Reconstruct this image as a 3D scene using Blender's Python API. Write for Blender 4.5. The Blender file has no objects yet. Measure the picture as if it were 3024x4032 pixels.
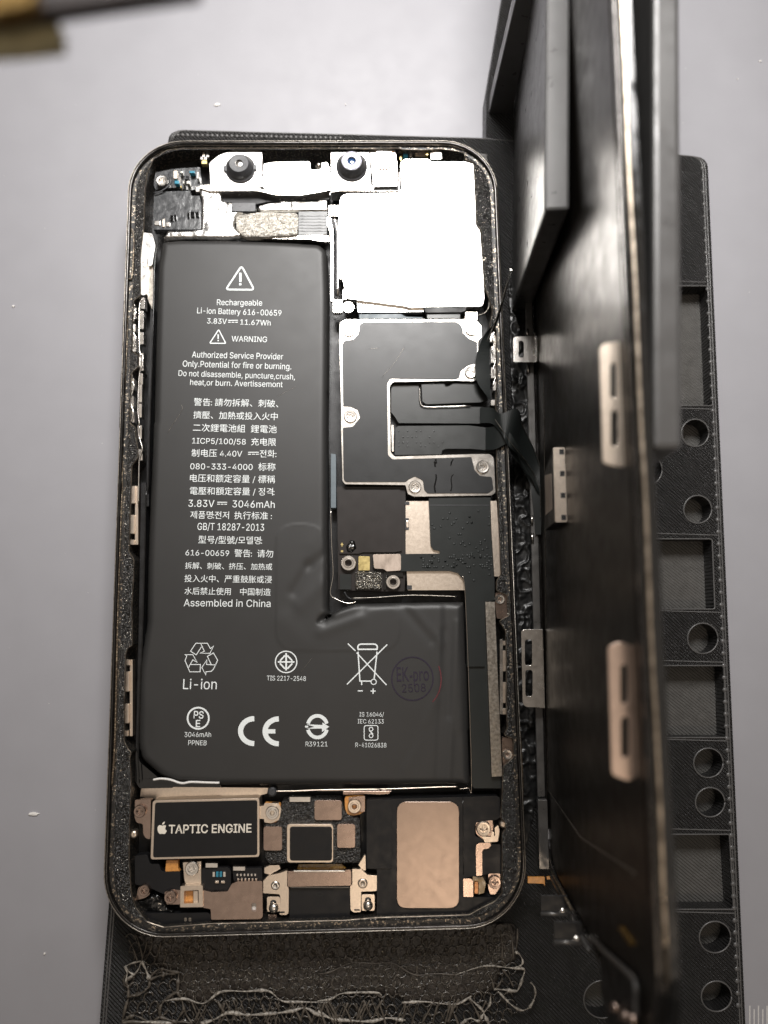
import bpy, math, random
import numpy as np
from mathutils import Vector, Matrix
from mathutils.geometry import tessellate_polygon
random.seed(7); rng = np.random.default_rng(7)
SC = bpy.context.scene
S = 0.1                                     # millimetres -> scene units (centimetres)

# ------------------------------------------------------------------ camera
CAM = np.array([8.792709, -21.900277, 136.719370]); RX, RY, RZ = 0.150404131, -0.0237091, -0.01708924; F = 3028.0
def rotm(rx, ry, rz):
    cx, sx, cy, sy, cz, sz = math.cos(rx), math.sin(rx), math.cos(ry), math.sin(ry), math.cos(rz), math.sin(rz)
    X = np.array([[1,0,0],[0,cx,-sx],[0,sx,cx]]); Y = np.array([[cy,0,sy],[0,1,0],[-sy,0,cy]]); Z = np.array([[cz,-sz,0],[sz,cz,0],[0,0,1]])
    return Z @ Y @ X
CM = rotm(RX, RY, RZ)
cd = bpy.data.cameras.new('camera'); cam = bpy.data.objects.new('camera', cd); SC.collection.objects.link(cam); SC.camera = cam
mw = Matrix.Identity(4)
for i in range(3):
    for j in range(3): mw[i][j] = CM[i, j]
    mw[i][3] = CAM[i] * S
cam.matrix_world = mw
cd.sensor_fit = 'HORIZONTAL'; cd.sensor_width = 36; cd.lens = 36 * F / 3024; cd.clip_start = 0.1; cd.clip_end = 500
cd.dof.use_dof = True; cd.dof.focus_distance = 13.75; cd.dof.aperture_fstop = 0.19

# ------------------------------------------------------------------ world, lamps, exposure
w = bpy.data.worlds.new('World'); SC.world = w; w.use_nodes = True
w.node_tree.nodes['Background'].inputs[0].default_value = (1.0, 0.90, 0.80, 1)
w.node_tree.nodes['Background'].inputs[1].default_value = 0.07
def area(name, loc, target, sx, sy, power, col):
    l = bpy.data.lights.new(name, 'AREA'); l.shape = 'RECTANGLE'; l.size = sx * S; l.size_y = sy * S; l.energy = power; l.color = col
    o = bpy.data.objects.new(name, l); SC.collection.objects.link(o); o.location = Vector(loc) * S
    o.rotation_euler = (Vector(target) - Vector(loc)).to_track_quat('-Z', 'Y').to_euler(); return o
key = area('bench_lamp', (22, 166, 208), (15, 75, 0), 105, 78, 3500, (1.0, 0.975, 0.95)); key.data.spread = math.radians(95)
area('room_lamp', (60, -190, 380), (5, -20, 0), 46, 46, 1100, (1.0, 0.80, 0.60))
area('ceiling_bounce', (10, -50, 520), (5, -30, 0), 620, 620, 5000, (1.0, 0.87, 0.74))
SC.view_settings.view_transform = 'Standard'; SC.view_settings.look = 'None'; SC.view_settings.exposure = 0; SC.view_settings.gamma = 1
SC.cycles.max_bounces = 6

# ------------------------------------------------------------------ from picture rays to real places
def ray(x, y): return CM @ np.array([(x - 1512) / F, -(y - 2016) / F, -1.0])
def P(x, y, z):
    d = ray(x, y); return CAM + d * ((z - CAM[2]) / d[2])
def mmpp(x, y, z): return abs((P(x, y, z) - CAM) @ CM[:, 2]) / F
KR = dict(F=(0,0,1), D=(0,0,1.8228), A=(450,500,.5425), B=(1250,500,.4822), C=(1250,1200,.5425), E=(1250,1800,.5425),
          G=(400,3000,.5425), H=(1250,3000,.5425), I=(1000,3080,.3014), J=(1800,1100,.738), L=(1800,2200,.738),
          M=(1900,3300,.6775), N=(550,900,.5124), O=(550,1500,.5124), Q=(500,2400,.8439), R=(400,900,.4975), T=(400,1900,.5427),
          U=(690,2500,.33755), V=(1150,2480,.3737), W=(580,3200,.2652), X=(1950,1200,.4522), Y=(1800,0,.738), Z=(1250,3600,.5425), AA=(400,3650,.5425),
          BB=(1100,2000,.5425), CC=(2000,3400,.42195))
def K(k, pts):
    a, b, s = KR[k]; return [(a + x * s, b + y * s) for x, y in pts]
def fil(pts, r, n=4):
    if r <= 0: return list(pts)
    out = []; m = len(pts)
    for i in range(m):
        p = np.array(pts[i], float); a = np.array(pts[i-1], float); b = np.array(pts[(i+1) % m], float)
        da = np.linalg.norm(a - p); db = np.linalg.norm(b - p)
        if da < 1e-6 or db < 1e-6: continue
        ra = min(r, da * .49); rb = min(r, db * .49); q = p + (a - p) / da * ra; t = p + (b - p) / db * rb
        for k in range(n + 1):
            u = k / n; c = (1-u)**2 * q + 2*u*(1-u) * p + u*u * t; out.append((c[0], c[1]))
    return out

# ------------------------------------------------------------------ objects
COL = SC.collection; WL = {}
def props(o, label=None, cat=None, group=None, kind=None):
    if label: o['label'] = label
    if cat: o['category'] = cat
    if group: o['group'] = group
    if kind: o['kind'] = kind
    return o
def root(name, label, cat, loc, group=None):
    o = bpy.data.objects.new(name, None); o.empty_display_size = .3; COL.objects.link(o); o.location = Vector(loc) * S
    WL[o.name] = np.array(loc, float); return props(o, label, cat, group)
def add(name, V, Fc, mat, parent=None, label=None, smooth=False, bevel=0, kind=None, origin=None):
    V = np.array(V, float); c = (V.min(0) + V.max(0)) / 2 if origin is None else np.array(origin, float)
    me = bpy.data.meshes.new(name); me.from_pydata(((V - c) * S).tolist(), [], [tuple(int(i) for i in f) for f in Fc]); me.update()
    me.materials.append(mat)
    if smooth: me.polygons.foreach_set('use_smooth', [True] * len(me.polygons))
    o = bpy.data.objects.new(name, me); COL.objects.link(o); WL[o.name] = c
    if parent: o.parent = parent; o.location = Vector(c - WL[parent.name]) * S
    else: o.location = Vector(c) * S
    if bevel:
        b = o.modifiers.new('bevel', 'BEVEL'); b.width = bevel * S; b.segments = 2; b.limit_method = 'ANGLE'; b.angle_limit = .6
    return props(o, label, kind=kind)
def merge(parts):
    V = []; Fc = []
    for v, f in parts:
        n = len(V); V.extend([tuple(p) for p in v]); Fc.extend([tuple(i + n for i in q) for q in f])
    return V, Fc
def ccw(l):
    a = sum(l[i-1][0] * l[i][1] - l[i][0] * l[i-1][1] for i in range(len(l))); return l if a > 0 else l[::-1]
def prism(outer, holes, w0, w1, T=lambda u, v, w: (u, v, w), top_only=False):
    loops = [ccw(outer)] + [ccw(h)[::-1] for h in holes]
    flat = [p for l in loops for p in l]; n = len(flat)
    tris = tessellate_polygon([[Vector((p[0], p[1], 0)) for p in l] for l in loops])
    V = [T(p[0], p[1], w1) for p in flat] + ([] if top_only else [T(p[0], p[1], w0) for p in flat]); Fc = []
    for a, b, c in tris:
        A, B, Cc = flat[a], flat[b], flat[c]
        if (B[0]-A[0]) * (Cc[1]-A[1]) - (B[1]-A[1]) * (Cc[0]-A[0]) < 0: b, c = c, b
        Fc.append((a, b, c))
        if not top_only: Fc.append((a + n, c + n, b + n))
    if not top_only:
        s = 0
        for l in loops:
            m = len(l)
            for i in range(m):
                j = (i + 1) % m; Fc.append((s + i, s + i + n, s + j + n, s + j))
            s += m
    return V, Fc
def px2(pts, z): return [tuple(P(x, y, z)[:2]) for x, y in pts]
def slab(name, k, pts, z0, z1, mat, parent=None, r=0, holes=(), bevel=.08, label=None, kind=None):
    o = px2(fil(K(k, pts), r * KR[k][2]), z1); hs = [px2(fil(K(k, h), r * KR[k][2]), z1) for h in holes]
    V, Fc = prism(o, hs, z0, z1); return add(name, V, Fc, mat, parent, label, bevel=bevel, kind=kind)
def box(name, k, x0, y0, x1, y1, z0, z1, mat, parent=None, r=0, **kw):
    return slab(name, k, [(x0, y0), (x1, y0), (x1, y1), (x0, y1)], z0, z1, mat, parent, r, **kw)
def lathe_v(c, prof, n=28, star=None):
    V = []; Fc = []
    for i, (r, z) in enumerate(prof):
        for j in range(n):
            a = 2 * math.pi * j / n; q = r
            if star and i in star[1]: q = r * (1 + star[2] * math.cos(star[0] * a))
            V.append((c[0] + q * math.cos(a), c[1] + q * math.sin(a), z))
    for i in range(len(prof) - 1):
        for j in range(n):
            k2 = (j + 1) % n; Fc.append((i*n + j, i*n + k2, (i+1)*n + k2, (i+1)*n + j))
    Fc.append(tuple(range((len(prof)-1)*n, len(prof)*n))); return V, Fc
def lathe(name, k, x, y, prof, mat, parent=None, n=28, star=None, smooth=False, label=None):
    X, Y = K(k, [(x, y)])[0]; zt = max(z for _, z in prof); c = P(X, Y, zt); V, Fc = lathe_v(c, prof, n, star)
    return add(name, V, Fc, mat, parent, label, smooth=smooth)
def screw(k, x, y, rp, z, mat, parent, lobes=5, name='screw'):
    X, Y = K(k, [(x, y)])[0]; r = rp * KR[k][2] * mmpp(X, Y, z)
    pr = [(r, z-.7), (r, z-.12), (r*.9, z), (r*.62, z-.02), (r*.56, z-.10), (r*.42, z-.10), (r*.30, z-.42), (r*.05, z-.45)]
    return lathe(name, k, x, y, pr, mat, parent, 30, (lobes, (5, 6), .30))
def ring_nut(name, k, x, y, rp, hp, z, mat, parent, teeth=0):
    X, Y = K(k, [(x, y)])[0]; m = KR[k][2] * mmpp(X, Y, z); r = rp * m; h = hp * m
    pr = [(r, z-1.2), (r, z-.15), (r*.92, z), (r*.66, z), (r*.6, z+.12), (h*1.25, z+.12), (h, z), (h*.9, z-1.4), (h*.1, z-1.45)]
    return lathe(name, k, x, y, pr, mat, parent, 40, (teeth, (0, 1), .035) if teeth else None)
def tube_v(pts, r, n=6):
    pts = [np.array(p, float) for p in pts]; m = len(pts); V = []; Fc = []; up = np.array([0, 0, 1.0])
    for i, p in enumerate(pts):
        t = pts[min(i+1, m-1)] - pts[max(i-1, 0)]; t /= (np.linalg.norm(t) + 1e-9)
        a = np.cross(t, up if abs(t[2]) < .9 else np.array([1.0, 0, 0])); a /= np.linalg.norm(a); b = np.cross(t, a)
        rr = r[i] if hasattr(r, '__len__') else r
        for j in range(n):
            q = 2 * math.pi * j / n; V.append(p + rr * (math.cos(q) * a + math.sin(q) * b))
    for i in range(m - 1):
        for j in range(n):
            k2 = (j+1) % n; Fc.append((i*n+j, i*n+k2, (i+1)*n+k2, (i+1)*n+j))
    Fc.append(tuple(range(n))[::-1]); Fc.append(tuple(range((m-1)*n, m*n))); return V, Fc
def spline(pts, n=6):
    pts = [np.array(p, float) for p in pts]; out = []
    q = [2*pts[0]-pts[1]] + pts + [2*pts[-1]-pts[-2]]
    for i in range(1, len(q) - 2):
        for k in range(n):
            t = k / n; a, b, c, d = q[i-1], q[i], q[i+1], q[i+2]
            out.append(.5*((2*b)+(-a+c)*t+(2*a-5*b+4*c-d)*t*t+(-a+3*b-3*c+d)*t**3))
    out.append(pts[-1]); return out
def wire(name, k, pts, z, r, mat, parent=None, n=6, **kw):
    pp = K(k, pts); zz = z if hasattr(z, '__len__') else [z] * len(pp)
    V, Fc = tube_v(spline([P(a, b, c) for (a, b), c in zip(pp, zz)]), r, n); return add(name, V, Fc, mat, parent, smooth=True, **kw)
def stroke_v(pts, wd, closed, z):
    m = len(pts); pts = [np.array(p, float) for p in pts]; L = []; Rr = []
    for i in range(m):
        a = pts[i-1] if (i > 0 or closed) else None; b = pts[(i+1) % m] if (i < m-1 or closed) else None; p = pts[i]
        d1 = (p - a) if a is not None else (b - p); d2 = (b - p) if b is not None else (p - a)
        d1 = d1 / np.linalg.norm(d1); d2 = d2 / np.linalg.norm(d2); nn = np.array([-(d1+d2)[1], (d1+d2)[0]]); l = np.linalg.norm(nn)
        if l < .3: nn = np.array([-d1[1], d1[0]]); l = 1
        nn /= l; s = 1 / max(.45, nn @ np.array([-d1[1], d1[0]])); L.append(p + nn*wd/2*s); Rr.append(p - nn*wd/2*s)
    V = [tuple(P(*p, z)) for p in L + Rr]; Fc = []
    for i in range(m if closed else m-1):
        j = (i+1) % m; Fc.append((i, j, m+j, m+i))
    return V, Fc
def ink(name, k, strokes, z, mat, parent, label=None):
    s = KR[k][2]; parts = []
    for n, st in enumerate(strokes):
        pts, wd = st[0], st[1]; closed = len(st) > 2 and st[2]; parts.append(stroke_v(K(k, pts), wd*s, closed, z + n*.003))
    V, Fc = merge(parts); return add(name, V, Fc, mat, parent, label)
def arc(cx, cy, rx, ry, a0, a1, n=28):
    return [(cx + rx*math.cos(math.radians(a0+(a1-a0)*i/n)), cy - ry*math.sin(math.radians(a0+(a1-a0)*i/n))) for i in range(n+1)]
def circ(cx, cy, r, n=32, ry=None): return arc(cx, cy, r, ry or r, 0, 360 - 360/n, n-1)
_ref = {}; FONT = None
try:                                       # the sans serif face that ships inside Blender itself
    import os
    FONT = bpy.data.fonts.load(os.path.join(bpy.utils.system_resource('DATAFILES', path='fonts'), 'Inter.woff2'))
except Exception: FONT = None
def tmesh(s, off):
    import re
    runs = re.findall(r'[\x00-\x7f]+|[^\x00-\x7f]+', s); x = 0; out = []
    for r in runs:
        lead = len(r)-len(r.lstrip()); tail = len(r)-len(r.rstrip()); x += lead*.28
        if r.strip():
            V, Fc = tmesh1(r.strip(), off, ord(r.strip()[0]) < 128); V = V.copy() * (1.3 if (FONT and len(runs) > 1 and ord(r.strip()[0]) < 128) else 1); V[:, 0] += x-V[:, 0].min(); out.append((V, Fc)); x = V[:, 0].max()+.06
        x += tail*.28
    V, Fc = merge(out); return np.array(V), Fc
def tmesh1(s, off, lat):
    c = bpy.data.curves.new('t', 'FONT'); c.body = s; c.font = FONT if (FONT and lat) else c.font; c.size = 1; c.offset = off; c.resolution_u = 4
    o = bpy.data.objects.new('t', c); COL.objects.link(o); bpy.context.view_layer.update()
    me = bpy.data.meshes.new_from_object(o.evaluated_get(bpy.context.evaluated_depsgraph_get()))
    V = np.array([v.co[:] for v in me.vertices]); Fc = [tuple(p.vertices) for p in me.polygons]
    bpy.data.objects.remove(o); bpy.data.curves.remove(c); bpy.data.meshes.remove(me); return V, Fc
def txt(s, k, xl, yl, xr, yr, z, mat, parent, h=None, off=0, alt=False, name='printed_text'):
    off = min(off, .014) if off > .01 else 0
    V, Fc = tmesh1(s, off, False) if alt else tmesh(s, off); (a, b), (c, d) = K(k, [(xl, yl), (xr, yr)]); A = P(a, b, z); B = P(c, d, z); L = np.linalg.norm(B-A)
    x0, x1 = V[:, 0].min(), V[:, 0].max(); sx = L / (x1-x0); u = (B-A)/L; v = np.array([-u[1], u[0], 0])
    if h:
        if 'H' not in _ref: _ref['H'] = tmesh('H', 0)[0][:, 1].max()
        sy = h * KR[k][2] * mmpp(a, b, z) / _ref['H']
    else: sy = sx
    W3 = A + np.outer((V[:, 0]-x0)*sx, u) + np.outer(V[:, 1]*sy, v)
    return add(name, W3, Fc, mat, parent)

# numpy noise and height fields
_T = rng.random((256, 256))
def vn(x, y):
    xi = np.floor(x).astype(int); yi = np.floor(y).astype(int); fx = x-xi; fy = y-yi; fx = fx*fx*(3-2*fx); fy = fy*fy*(3-2*fy)
    g = lambda a, b: _T[a % 256, b % 256]
    return (g(xi,yi)*(1-fx)+g(xi+1,yi)*fx)*(1-fy)+(g(xi,yi+1)*(1-fx)+g(xi+1,yi+1)*fx)*fy
def fbm(x, y, s, o=4):
    t = 0; a = .5
    for i in range(o): t = t + a*vn(x*s+i*17.3, y*s+i*9.1); s *= 2; a *= .5
    return t
def sdf(X, Y, loops):
    D = np.full(X.shape, 1e9); ins = np.zeros(X.shape, bool); NX = X.copy(); NY = Y.copy()
    for l in loops:
        for i in range(len(l)):
            ax, ay = l[i-1]; bx, by = l[i]; dx, dy = bx-ax, by-ay; L2 = dx*dx+dy*dy
            if L2 < 1e-12: continue
            t = np.clip(((X-ax)*dx+(Y-ay)*dy)/L2, 0, 1); qx = ax+t*dx; qy = ay+t*dy; d = np.hypot(X-qx, Y-qy); m = d < D
            D[m] = d[m]; NX[m] = qx[m]; NY[m] = qy[m]
            if ay != by:
                c = ((ay > Y) != (by > Y)) & (X < ax+(Y-ay)*dx/dy); ins ^= c
    return np.where(ins, D, -D), NX, NY
def field(name, loops, res, fz, zb, mat, parent=None, label=None, kind=None, smooth=True, grit=0):
    xs = [p[0] for l in loops for p in l]; ys = [p[1] for l in loops for p in l]
    gx = np.arange(min(xs)-res, max(xs)+2*res, res); gy = np.arange(min(ys)-res, max(ys)+2*res, res)
    X, Y = np.meshgrid(gx, gy, indexing='ij'); D, NX, NY = sdf(X, Y, loops); ins = D > 0
    Z = np.where(ins, fz(X, Y, np.maximum(D, 0)) + grit*rng.normal(0, 1, X.shape)*np.clip(D/.3, 0, 1), zb); X2 = np.where(ins, X, NX); Y2 = np.where(ins, Y, NY)
    c = ins[:-1,:-1] | ins[1:,:-1] | ins[:-1,1:] | ins[1:,1:]; nx, ny = X.shape; idx = np.arange(nx*ny).reshape(nx, ny)
    I, Jj = np.nonzero(c); Fc = np.stack([idx[I,Jj], idx[I+1,Jj], idx[I+1,Jj+1], idx[I,Jj+1]], 1)
    used = np.unique(Fc); mp = np.full(nx*ny, -1); mp[used] = np.arange(len(used)); Fc = mp[Fc]
    V = np.stack([X2.ravel()[used], Y2.ravel()[used], Z.ravel()[used]], 1)
    return add(name, V, Fc.tolist(), mat, parent, label, smooth=smooth, kind=kind)

# ------------------------------------------------------------------ materials
def mat(name, col, metal=0, rough=.5, var=.15, vs=8, bump=0, bs=30, bd=.01, coat=0, spec=.5, col2=None, flake=0, fcol=(.6,.56,.5), fs=70, stretch=None, rv=.1, trans=0):
    m = bpy.data.materials.new(name); m.use_nodes = True; nt = m.node_tree; N = nt.nodes; L = nt.links; b = N['Principled BSDF']
    tc = N.new('ShaderNodeTexCoord'); mp = N.new('ShaderNodeMapping'); L.new(tc.outputs['Object'], mp.inputs[0])
    if stretch: mp.inputs['Scale'].default_value = stretch
    n1 = N.new('ShaderNodeTexNoise'); n1.inputs['Scale'].default_value = vs; n1.inputs['Detail'].default_value = 6; L.new(mp.outputs[0], n1.inputs[0])
    r = N.new('ShaderNodeValToRGB'); r.color_ramp.elements[0].position = .3; r.color_ramp.elements[1].position = .7
    c1 = tuple(c*(1-var) for c in col); c2 = col2 or tuple(c*(1+var) for c in col)
    r.color_ramp.elements[0].color = (*c1, 1); r.color_ramp.elements[1].color = (*c2, 1); L.new(n1.outputs[0], r.inputs[0]); L.new(r.outputs[0], b.inputs['Base Color'])
    b.inputs['Metallic'].default_value = metal; b.inputs['Specular IOR Level'].default_value = spec
    n3 = N.new('ShaderNodeTexNoise'); n3.inputs['Scale'].default_value = vs*.5+2; n3.inputs['Detail'].default_value = 5; L.new(mp.outputs[0], n3.inputs[0])
    mr = N.new('ShaderNodeMapRange'); mr.inputs[1].default_value = .3; mr.inputs[2].default_value = .7; mr.inputs[3].default_value = max(.03, rough-rv); mr.inputs[4].default_value = min(1, rough+rv)
    L.new(n3.outputs[0], mr.inputs[0]); L.new(mr.outputs[0], b.inputs['Roughness'])
    if flake:                              # metallic specks put in the colour for glints, like bare metal or glitter
        nf = N.new('ShaderNodeTexNoise'); nf.inputs['Scale'].default_value = fs; nf.inputs['Detail'].default_value = 3; L.new(mp.outputs[0], nf.inputs[0])
        rf = N.new('ShaderNodeValToRGB'); rf.color_ramp.elements[0].position = flake; rf.color_ramp.elements[1].position = flake+.04; L.new(nf.outputs[0], rf.inputs[0])
        mx = N.new('ShaderNodeMixRGB'); mx.inputs[2].default_value = (*fcol, 1); L.new(rf.outputs[0], mx.inputs[0]); L.new(r.outputs[0], mx.inputs[1]); L.new(mx.outputs[0], b.inputs['Base Color'])
        L.new(rf.outputs[0], b.inputs['Metallic'])
    if coat: b.inputs['Coat Weight'].default_value = coat; b.inputs['Coat Roughness'].default_value = .08
    if trans: b.inputs['Transmission Weight'].default_value = trans
    if bump:
        n2 = N.new('ShaderNodeTexNoise'); n2.inputs['Scale'].default_value = bs; n2.inputs['Detail'].default_value = 4; L.new(mp.outputs[0], n2.inputs[0])
        bp = N.new('ShaderNodeBump'); bp.inputs['Strength'].default_value = bump; bp.inputs['Distance'].default_value = bd; L.new(n2.outputs[0], bp.inputs['Height']); L.new(bp.outputs[0], b.inputs['Normal'])
    return m
def wave_mat(name, col, rough, ang, scale, strength, dist, var=.25, spec=.5, metal=0, edge=None):
    m = mat(name, col, metal, rough, var, 6, spec=spec); nt = m.node_tree; N = nt.nodes; L = nt.links; b = N['Principled BSDF']
    tc = N.new('ShaderNodeTexCoord'); mp = N.new('ShaderNodeMapping'); mp.inputs['Rotation'].default_value = (0, 0, math.radians(ang)); L.new(tc.outputs['Object'], mp.inputs[0])
    wv = N.new('ShaderNodeTexWave'); wv.wave_type = 'BANDS'; wv.inputs['Scale'].default_value = scale; wv.inputs['Distortion'].default_value = .6; wv.inputs['Detail'].default_value = 2; wv.inputs['Detail Scale'].default_value = 1.2
    L.new(mp.outputs[0], wv.inputs[0]); ns = N.new('ShaderNodeTexNoise'); ns.inputs['Scale'].default_value = 45; L.new(tc.outputs['Object'], ns.inputs[0])
    ad = N.new('ShaderNodeMath'); ad.operation = 'MULTIPLY_ADD'; ad.inputs[1].default_value = .5; L.new(ns.outputs[0], ad.inputs[0]); L.new(wv.outputs['Fac'], ad.inputs[2])
    bp = N.new('ShaderNodeBump'); bp.inputs['Strength'].default_value = strength; bp.inputs['Distance'].default_value = dist; L.new(ad.outputs[0], bp.inputs['Height']); L.new(bp.outputs[0], b.inputs['Normal'])
    return m
m_desk = mat('grey_mat_vinyl', (.315,.312,.335), 0, .55, .025, 1.2, bump=.12, bs=90, bd=.004, rv=.06)
m_print = wave_mat('printed_black_plastic', (.026,.025,.025), .38, -45, 6.2, 1, .045, var=.08, spec=.9)
m_print2 = wave_mat('printed_black_plastic_floor', (.095,.092,.087), .42, -50, 6.2, .9, .018, var=.12, spec=.5)
m_plate = mat('satin_black_plastic', (.085,.083,.082), 0, .36, .06, 3, bump=.15, bs=120, bd=.003, spec=.6)
m_frame = mat('black_steel', (.055,.052,.05), .9, .22, .25, 5, bump=.05, bs=60, bd=.003)
m_ledge = mat('worn_ledge', (.016,.015,.014), 0, .34, .5, 18, flake=.58, fcol=(.45,.38,.30), fs=30, bump=.5, bs=70, bd=.01)
m_glue = mat('gritty_black_glue', (.014,.013,.012), 0, .20, .6, 30, flake=.625, fcol=(.7,.66,.6), fs=34, bump=1, bs=36, bd=.06, spec=.9, rv=.12)
m_rust = mat('grimy_edge', (.07,.048,.03), 0, .4, .5, 12, flake=.55, fcol=(.6,.5,.36), fs=40, bump=.5, bs=60, bd=.01)
m_floor = mat('dark_interior', (.012,.012,.013), .2, .4, .4, 8, bump=.3, bs=40, bd=.01)
m_batt = mat('battery_wrap', (.024,.0235,.023), 0, .48, .05, 2, bump=.06, bs=160, bd=.002, spec=.5, rv=.015)
m_ink = mat('white_ink', (.80,.84,.84), 0, .5, .12, 60)
m_ink2 = mat('cream_ink', (.80,.74,.64), 0, .5, .05, 60)
m_purple = mat('purple_stamp_ink', (.010,.004,.020), 0, .5, .4, 40)
m_red = mat('red_stamp_ink', (.10,.012,.018), 0, .5, .4, 40)
m_steel = mat('bright_steel', (.82,.78,.73), 1, .24, .05, 14, bump=.08, bs=80, bd=.002, rv=.04)
m_white = mat('brushed_shield_steel', (.80,.78,.75), 1, .34, .05, 10, bump=.08, bs=90, bd=.004)
m_gold_st = mat('champagne_steel', (.76,.66,.56), 1, .34, .07, 30, bump=.2, bs=220, bd=.002, rv=.03)
m_rose = mat('rose_bronze', (.38,.29,.245), 1, .27, .10, 10, bump=.08, bs=150, bd=.002, rv=.02)
m_clipr = mat('rosy_spring_steel', (.72,.56,.47), 1, .3, .06, 10, bump=.06, bs=80, bd=.002, rv=.03)
m_spk = mat('bronze_speaker_plate', (.31,.243,.205), 1, .32, .05, 8, bump=.05, bs=60, bd=.001, rv=.015)
m_mott = mat('mottled_steel', (.36,.33,.29), 1, .40, .35, 22, bump=.35, bs=60, bd=.006)
m_tape = mat('black_shield_film', (.017,.018,.019), 0, .36, .06, 3, bump=.12, bs=20, bd=.003, spec=.42, rv=.03)
m_flex = mat('black_flex', (.014,.016,.0155), 0, .33, .08, 5, bump=.12, bs=24, bd=.003, spec=.5, rv=.03)
m_flexg = mat('charcoal_flex', (.015,.0175,.017), 0, .40, .06, 3, rv=.03, spec=.35, bump=.06, bs=60, bd=.003)
m_satin = mat('satin_black_module', (.010,.010,.011), 0, .40, .10, 6, bump=.2, bs=190, bd=.002, spec=.28)
m_pcb = mat('brown_black_film', (.019,.015,.0135), 0, .42, .10, 5, rv=.03, spec=.35, bump=.08, bs=50, bd=.004)
m_kap = mat('orange_polyimide', (.62,.27,.06), 0, .30, .2, 20, spec=.7)
m_kapd = mat('amber_polyimide', (.16,.085,.008), 0, .25, .3, 20, spec=.7)
m_gold = mat('gold_pad', (.62,.50,.22), .8, .35, .05, 30)
m_foam = mat('gritty_foam', (.016,.014,.012), 0, .32, .7, 30, flake=.64, fs=60, bump=1, bs=55, bd=.03, spec=.9)
m_spark = mat('sparkling_foam', (.03,.026,.02), 0, .3, .9, 40, flake=.54, fcol=(.85,.8,.7), fs=60, bump=1, bs=70, bd=.03, spec=.9)
m_tan = mat('pale_gritty_foam', (.50,.47,.42), 0, .45, .4, 30, flake=.56, fcol=(.9,.87,.8), fs=50, bump=.8, bs=45, bd=.02)
m_foil = mat('crinkled_foil', (.75,.74,.72), 1, .30, .1, 10, bump=.5, bs=9, bd=.03)
m_pinkp = mat('brushed_connector_cap', (.50,.42,.36), 1, .42, .10, 14, bump=.4, bs=30, bd=.004, stretch=(1,.3,1))
m_black = mat('matt_black', (.008,.008,.009), 0, .5, .2, 10)
m_gloss = mat('gloss_black', (.006,.006,.006), 0, .12, .2, 6, spec=.7)
m_backp = mat('display_back_film', (.012,.011,.010), 0, .36, .15, 3, spec=.20, rv=.05, col2=(.015,.013,.011), bump=.05, bs=6, bd=.004)
m_backp.node_tree.nodes['Principled BSDF'].inputs['Specular Tint'].default_value = (.80,.58,.42,1)
m_bezel = mat('display_bezel', (.16,.155,.15), .7, .35, .15, 6)
m_lensb = mat('lens_barrel_grey', (.045,.046,.05), 0, .35, .2, 20)
m_lensp = mat('lens_ring_violet', (.14,.13,.19), .5, .35, .3, 30)
m_shine = mat('crinkled_glossy_flex', (.045,.047,.05), 0, .24, .2, 8, bump=.6, bs=10, bd=.012, spec=1, rv=.05)
m_blue = mat('blue_lens_glass', (.02,.06,.16), 0, .06, .2, 10, spec=1)
m_cyan = mat('blue_component', (.03,.22,.32), 0, .3, .2, 10)
m_copper = mat('copper_surround', (.55,.27,.13), .9, .4, .2, 30)
m_greyb = mat('blue_grey_film', (.12,.15,.17), 0, .45, .1, 10)
m_net = mat('stretchy_net_strand', (.085,.072,.058), 0, .45, .4, 20, bump=.3, bs=60, bd=.01)
m_netd = mat('dark_net_thread', (.035,.028,.022), 0, .28, .6, 14, col2=(.10,.085,.068), bump=.5, bs=50, bd=.01, spec=.9)
m_netw = mat('frayed_pale_strand', (.20,.175,.15), 0, .4, .6, 25, col2=(.50,.46,.40), bump=.4, bs=60, bd=.01)
m_pad = mat('grimy_rubber_pad', (.016,.012,.010), 0, .36, .6, 16, bump=.7, bs=40, bd=.02, col2=(.038,.030,.024), spec=.6)
m_cell = mat('glittery_cell', (.045,.038,.030), 0, .34, .6, 20, flake=.60, fcol=(.5,.45,.38), fs=50, bump=1, bs=50, bd=.03)
m_worn = mat('bright_worn_edge', (.55,.47,.38), 1, .35, .5, 6, bump=.3, bs=20, bd=.01)  # worn metal, paled to carry the display edge's highlight too
m_strip = mat('dark_net_rubber', (.012,.012,.012), 0, .36, .3, 10, bump=.3, bs=30, bd=.01)
m_crumb = mat('crumb', (.75,.73,.70), 0, .5, .1, 30)
m_olive = mat('olive_grip', (.42,.37,.22), 0, .5, .25, 6)
m_toold = mat('dark_tool_body', (.035,.026,.026), 0, .5, .3, 5)
m_tick = mat('pale_mat_print', (.62,.61,.60), 0, .5, .05, 20)
m_serr = mat('old_gold_teeth', (.30,.19,.06), .6, .45, .5, 20)
m_dent = mat('clear_label_film', (.044,.043,.041), 0, .40, .06, 2)

# ------------------------------------------------------------------ setting: the grey work mat
V, Fc = prism([(-450,-450),(450,-450),(450,450),(-450,450)], [], -16, -13.2)
desk = add('ground', V, Fc, m_desk, None, 'pale grey vinyl work mat the tray lies on', kind='structure')
for i in range(7):
    x = 2950 + i*17; box('ruler_mark', 'F', x, 3960 + (i % 2)*14, x+5, 4060, -13.25, -13.19, m_tick, desk, bevel=0)

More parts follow.
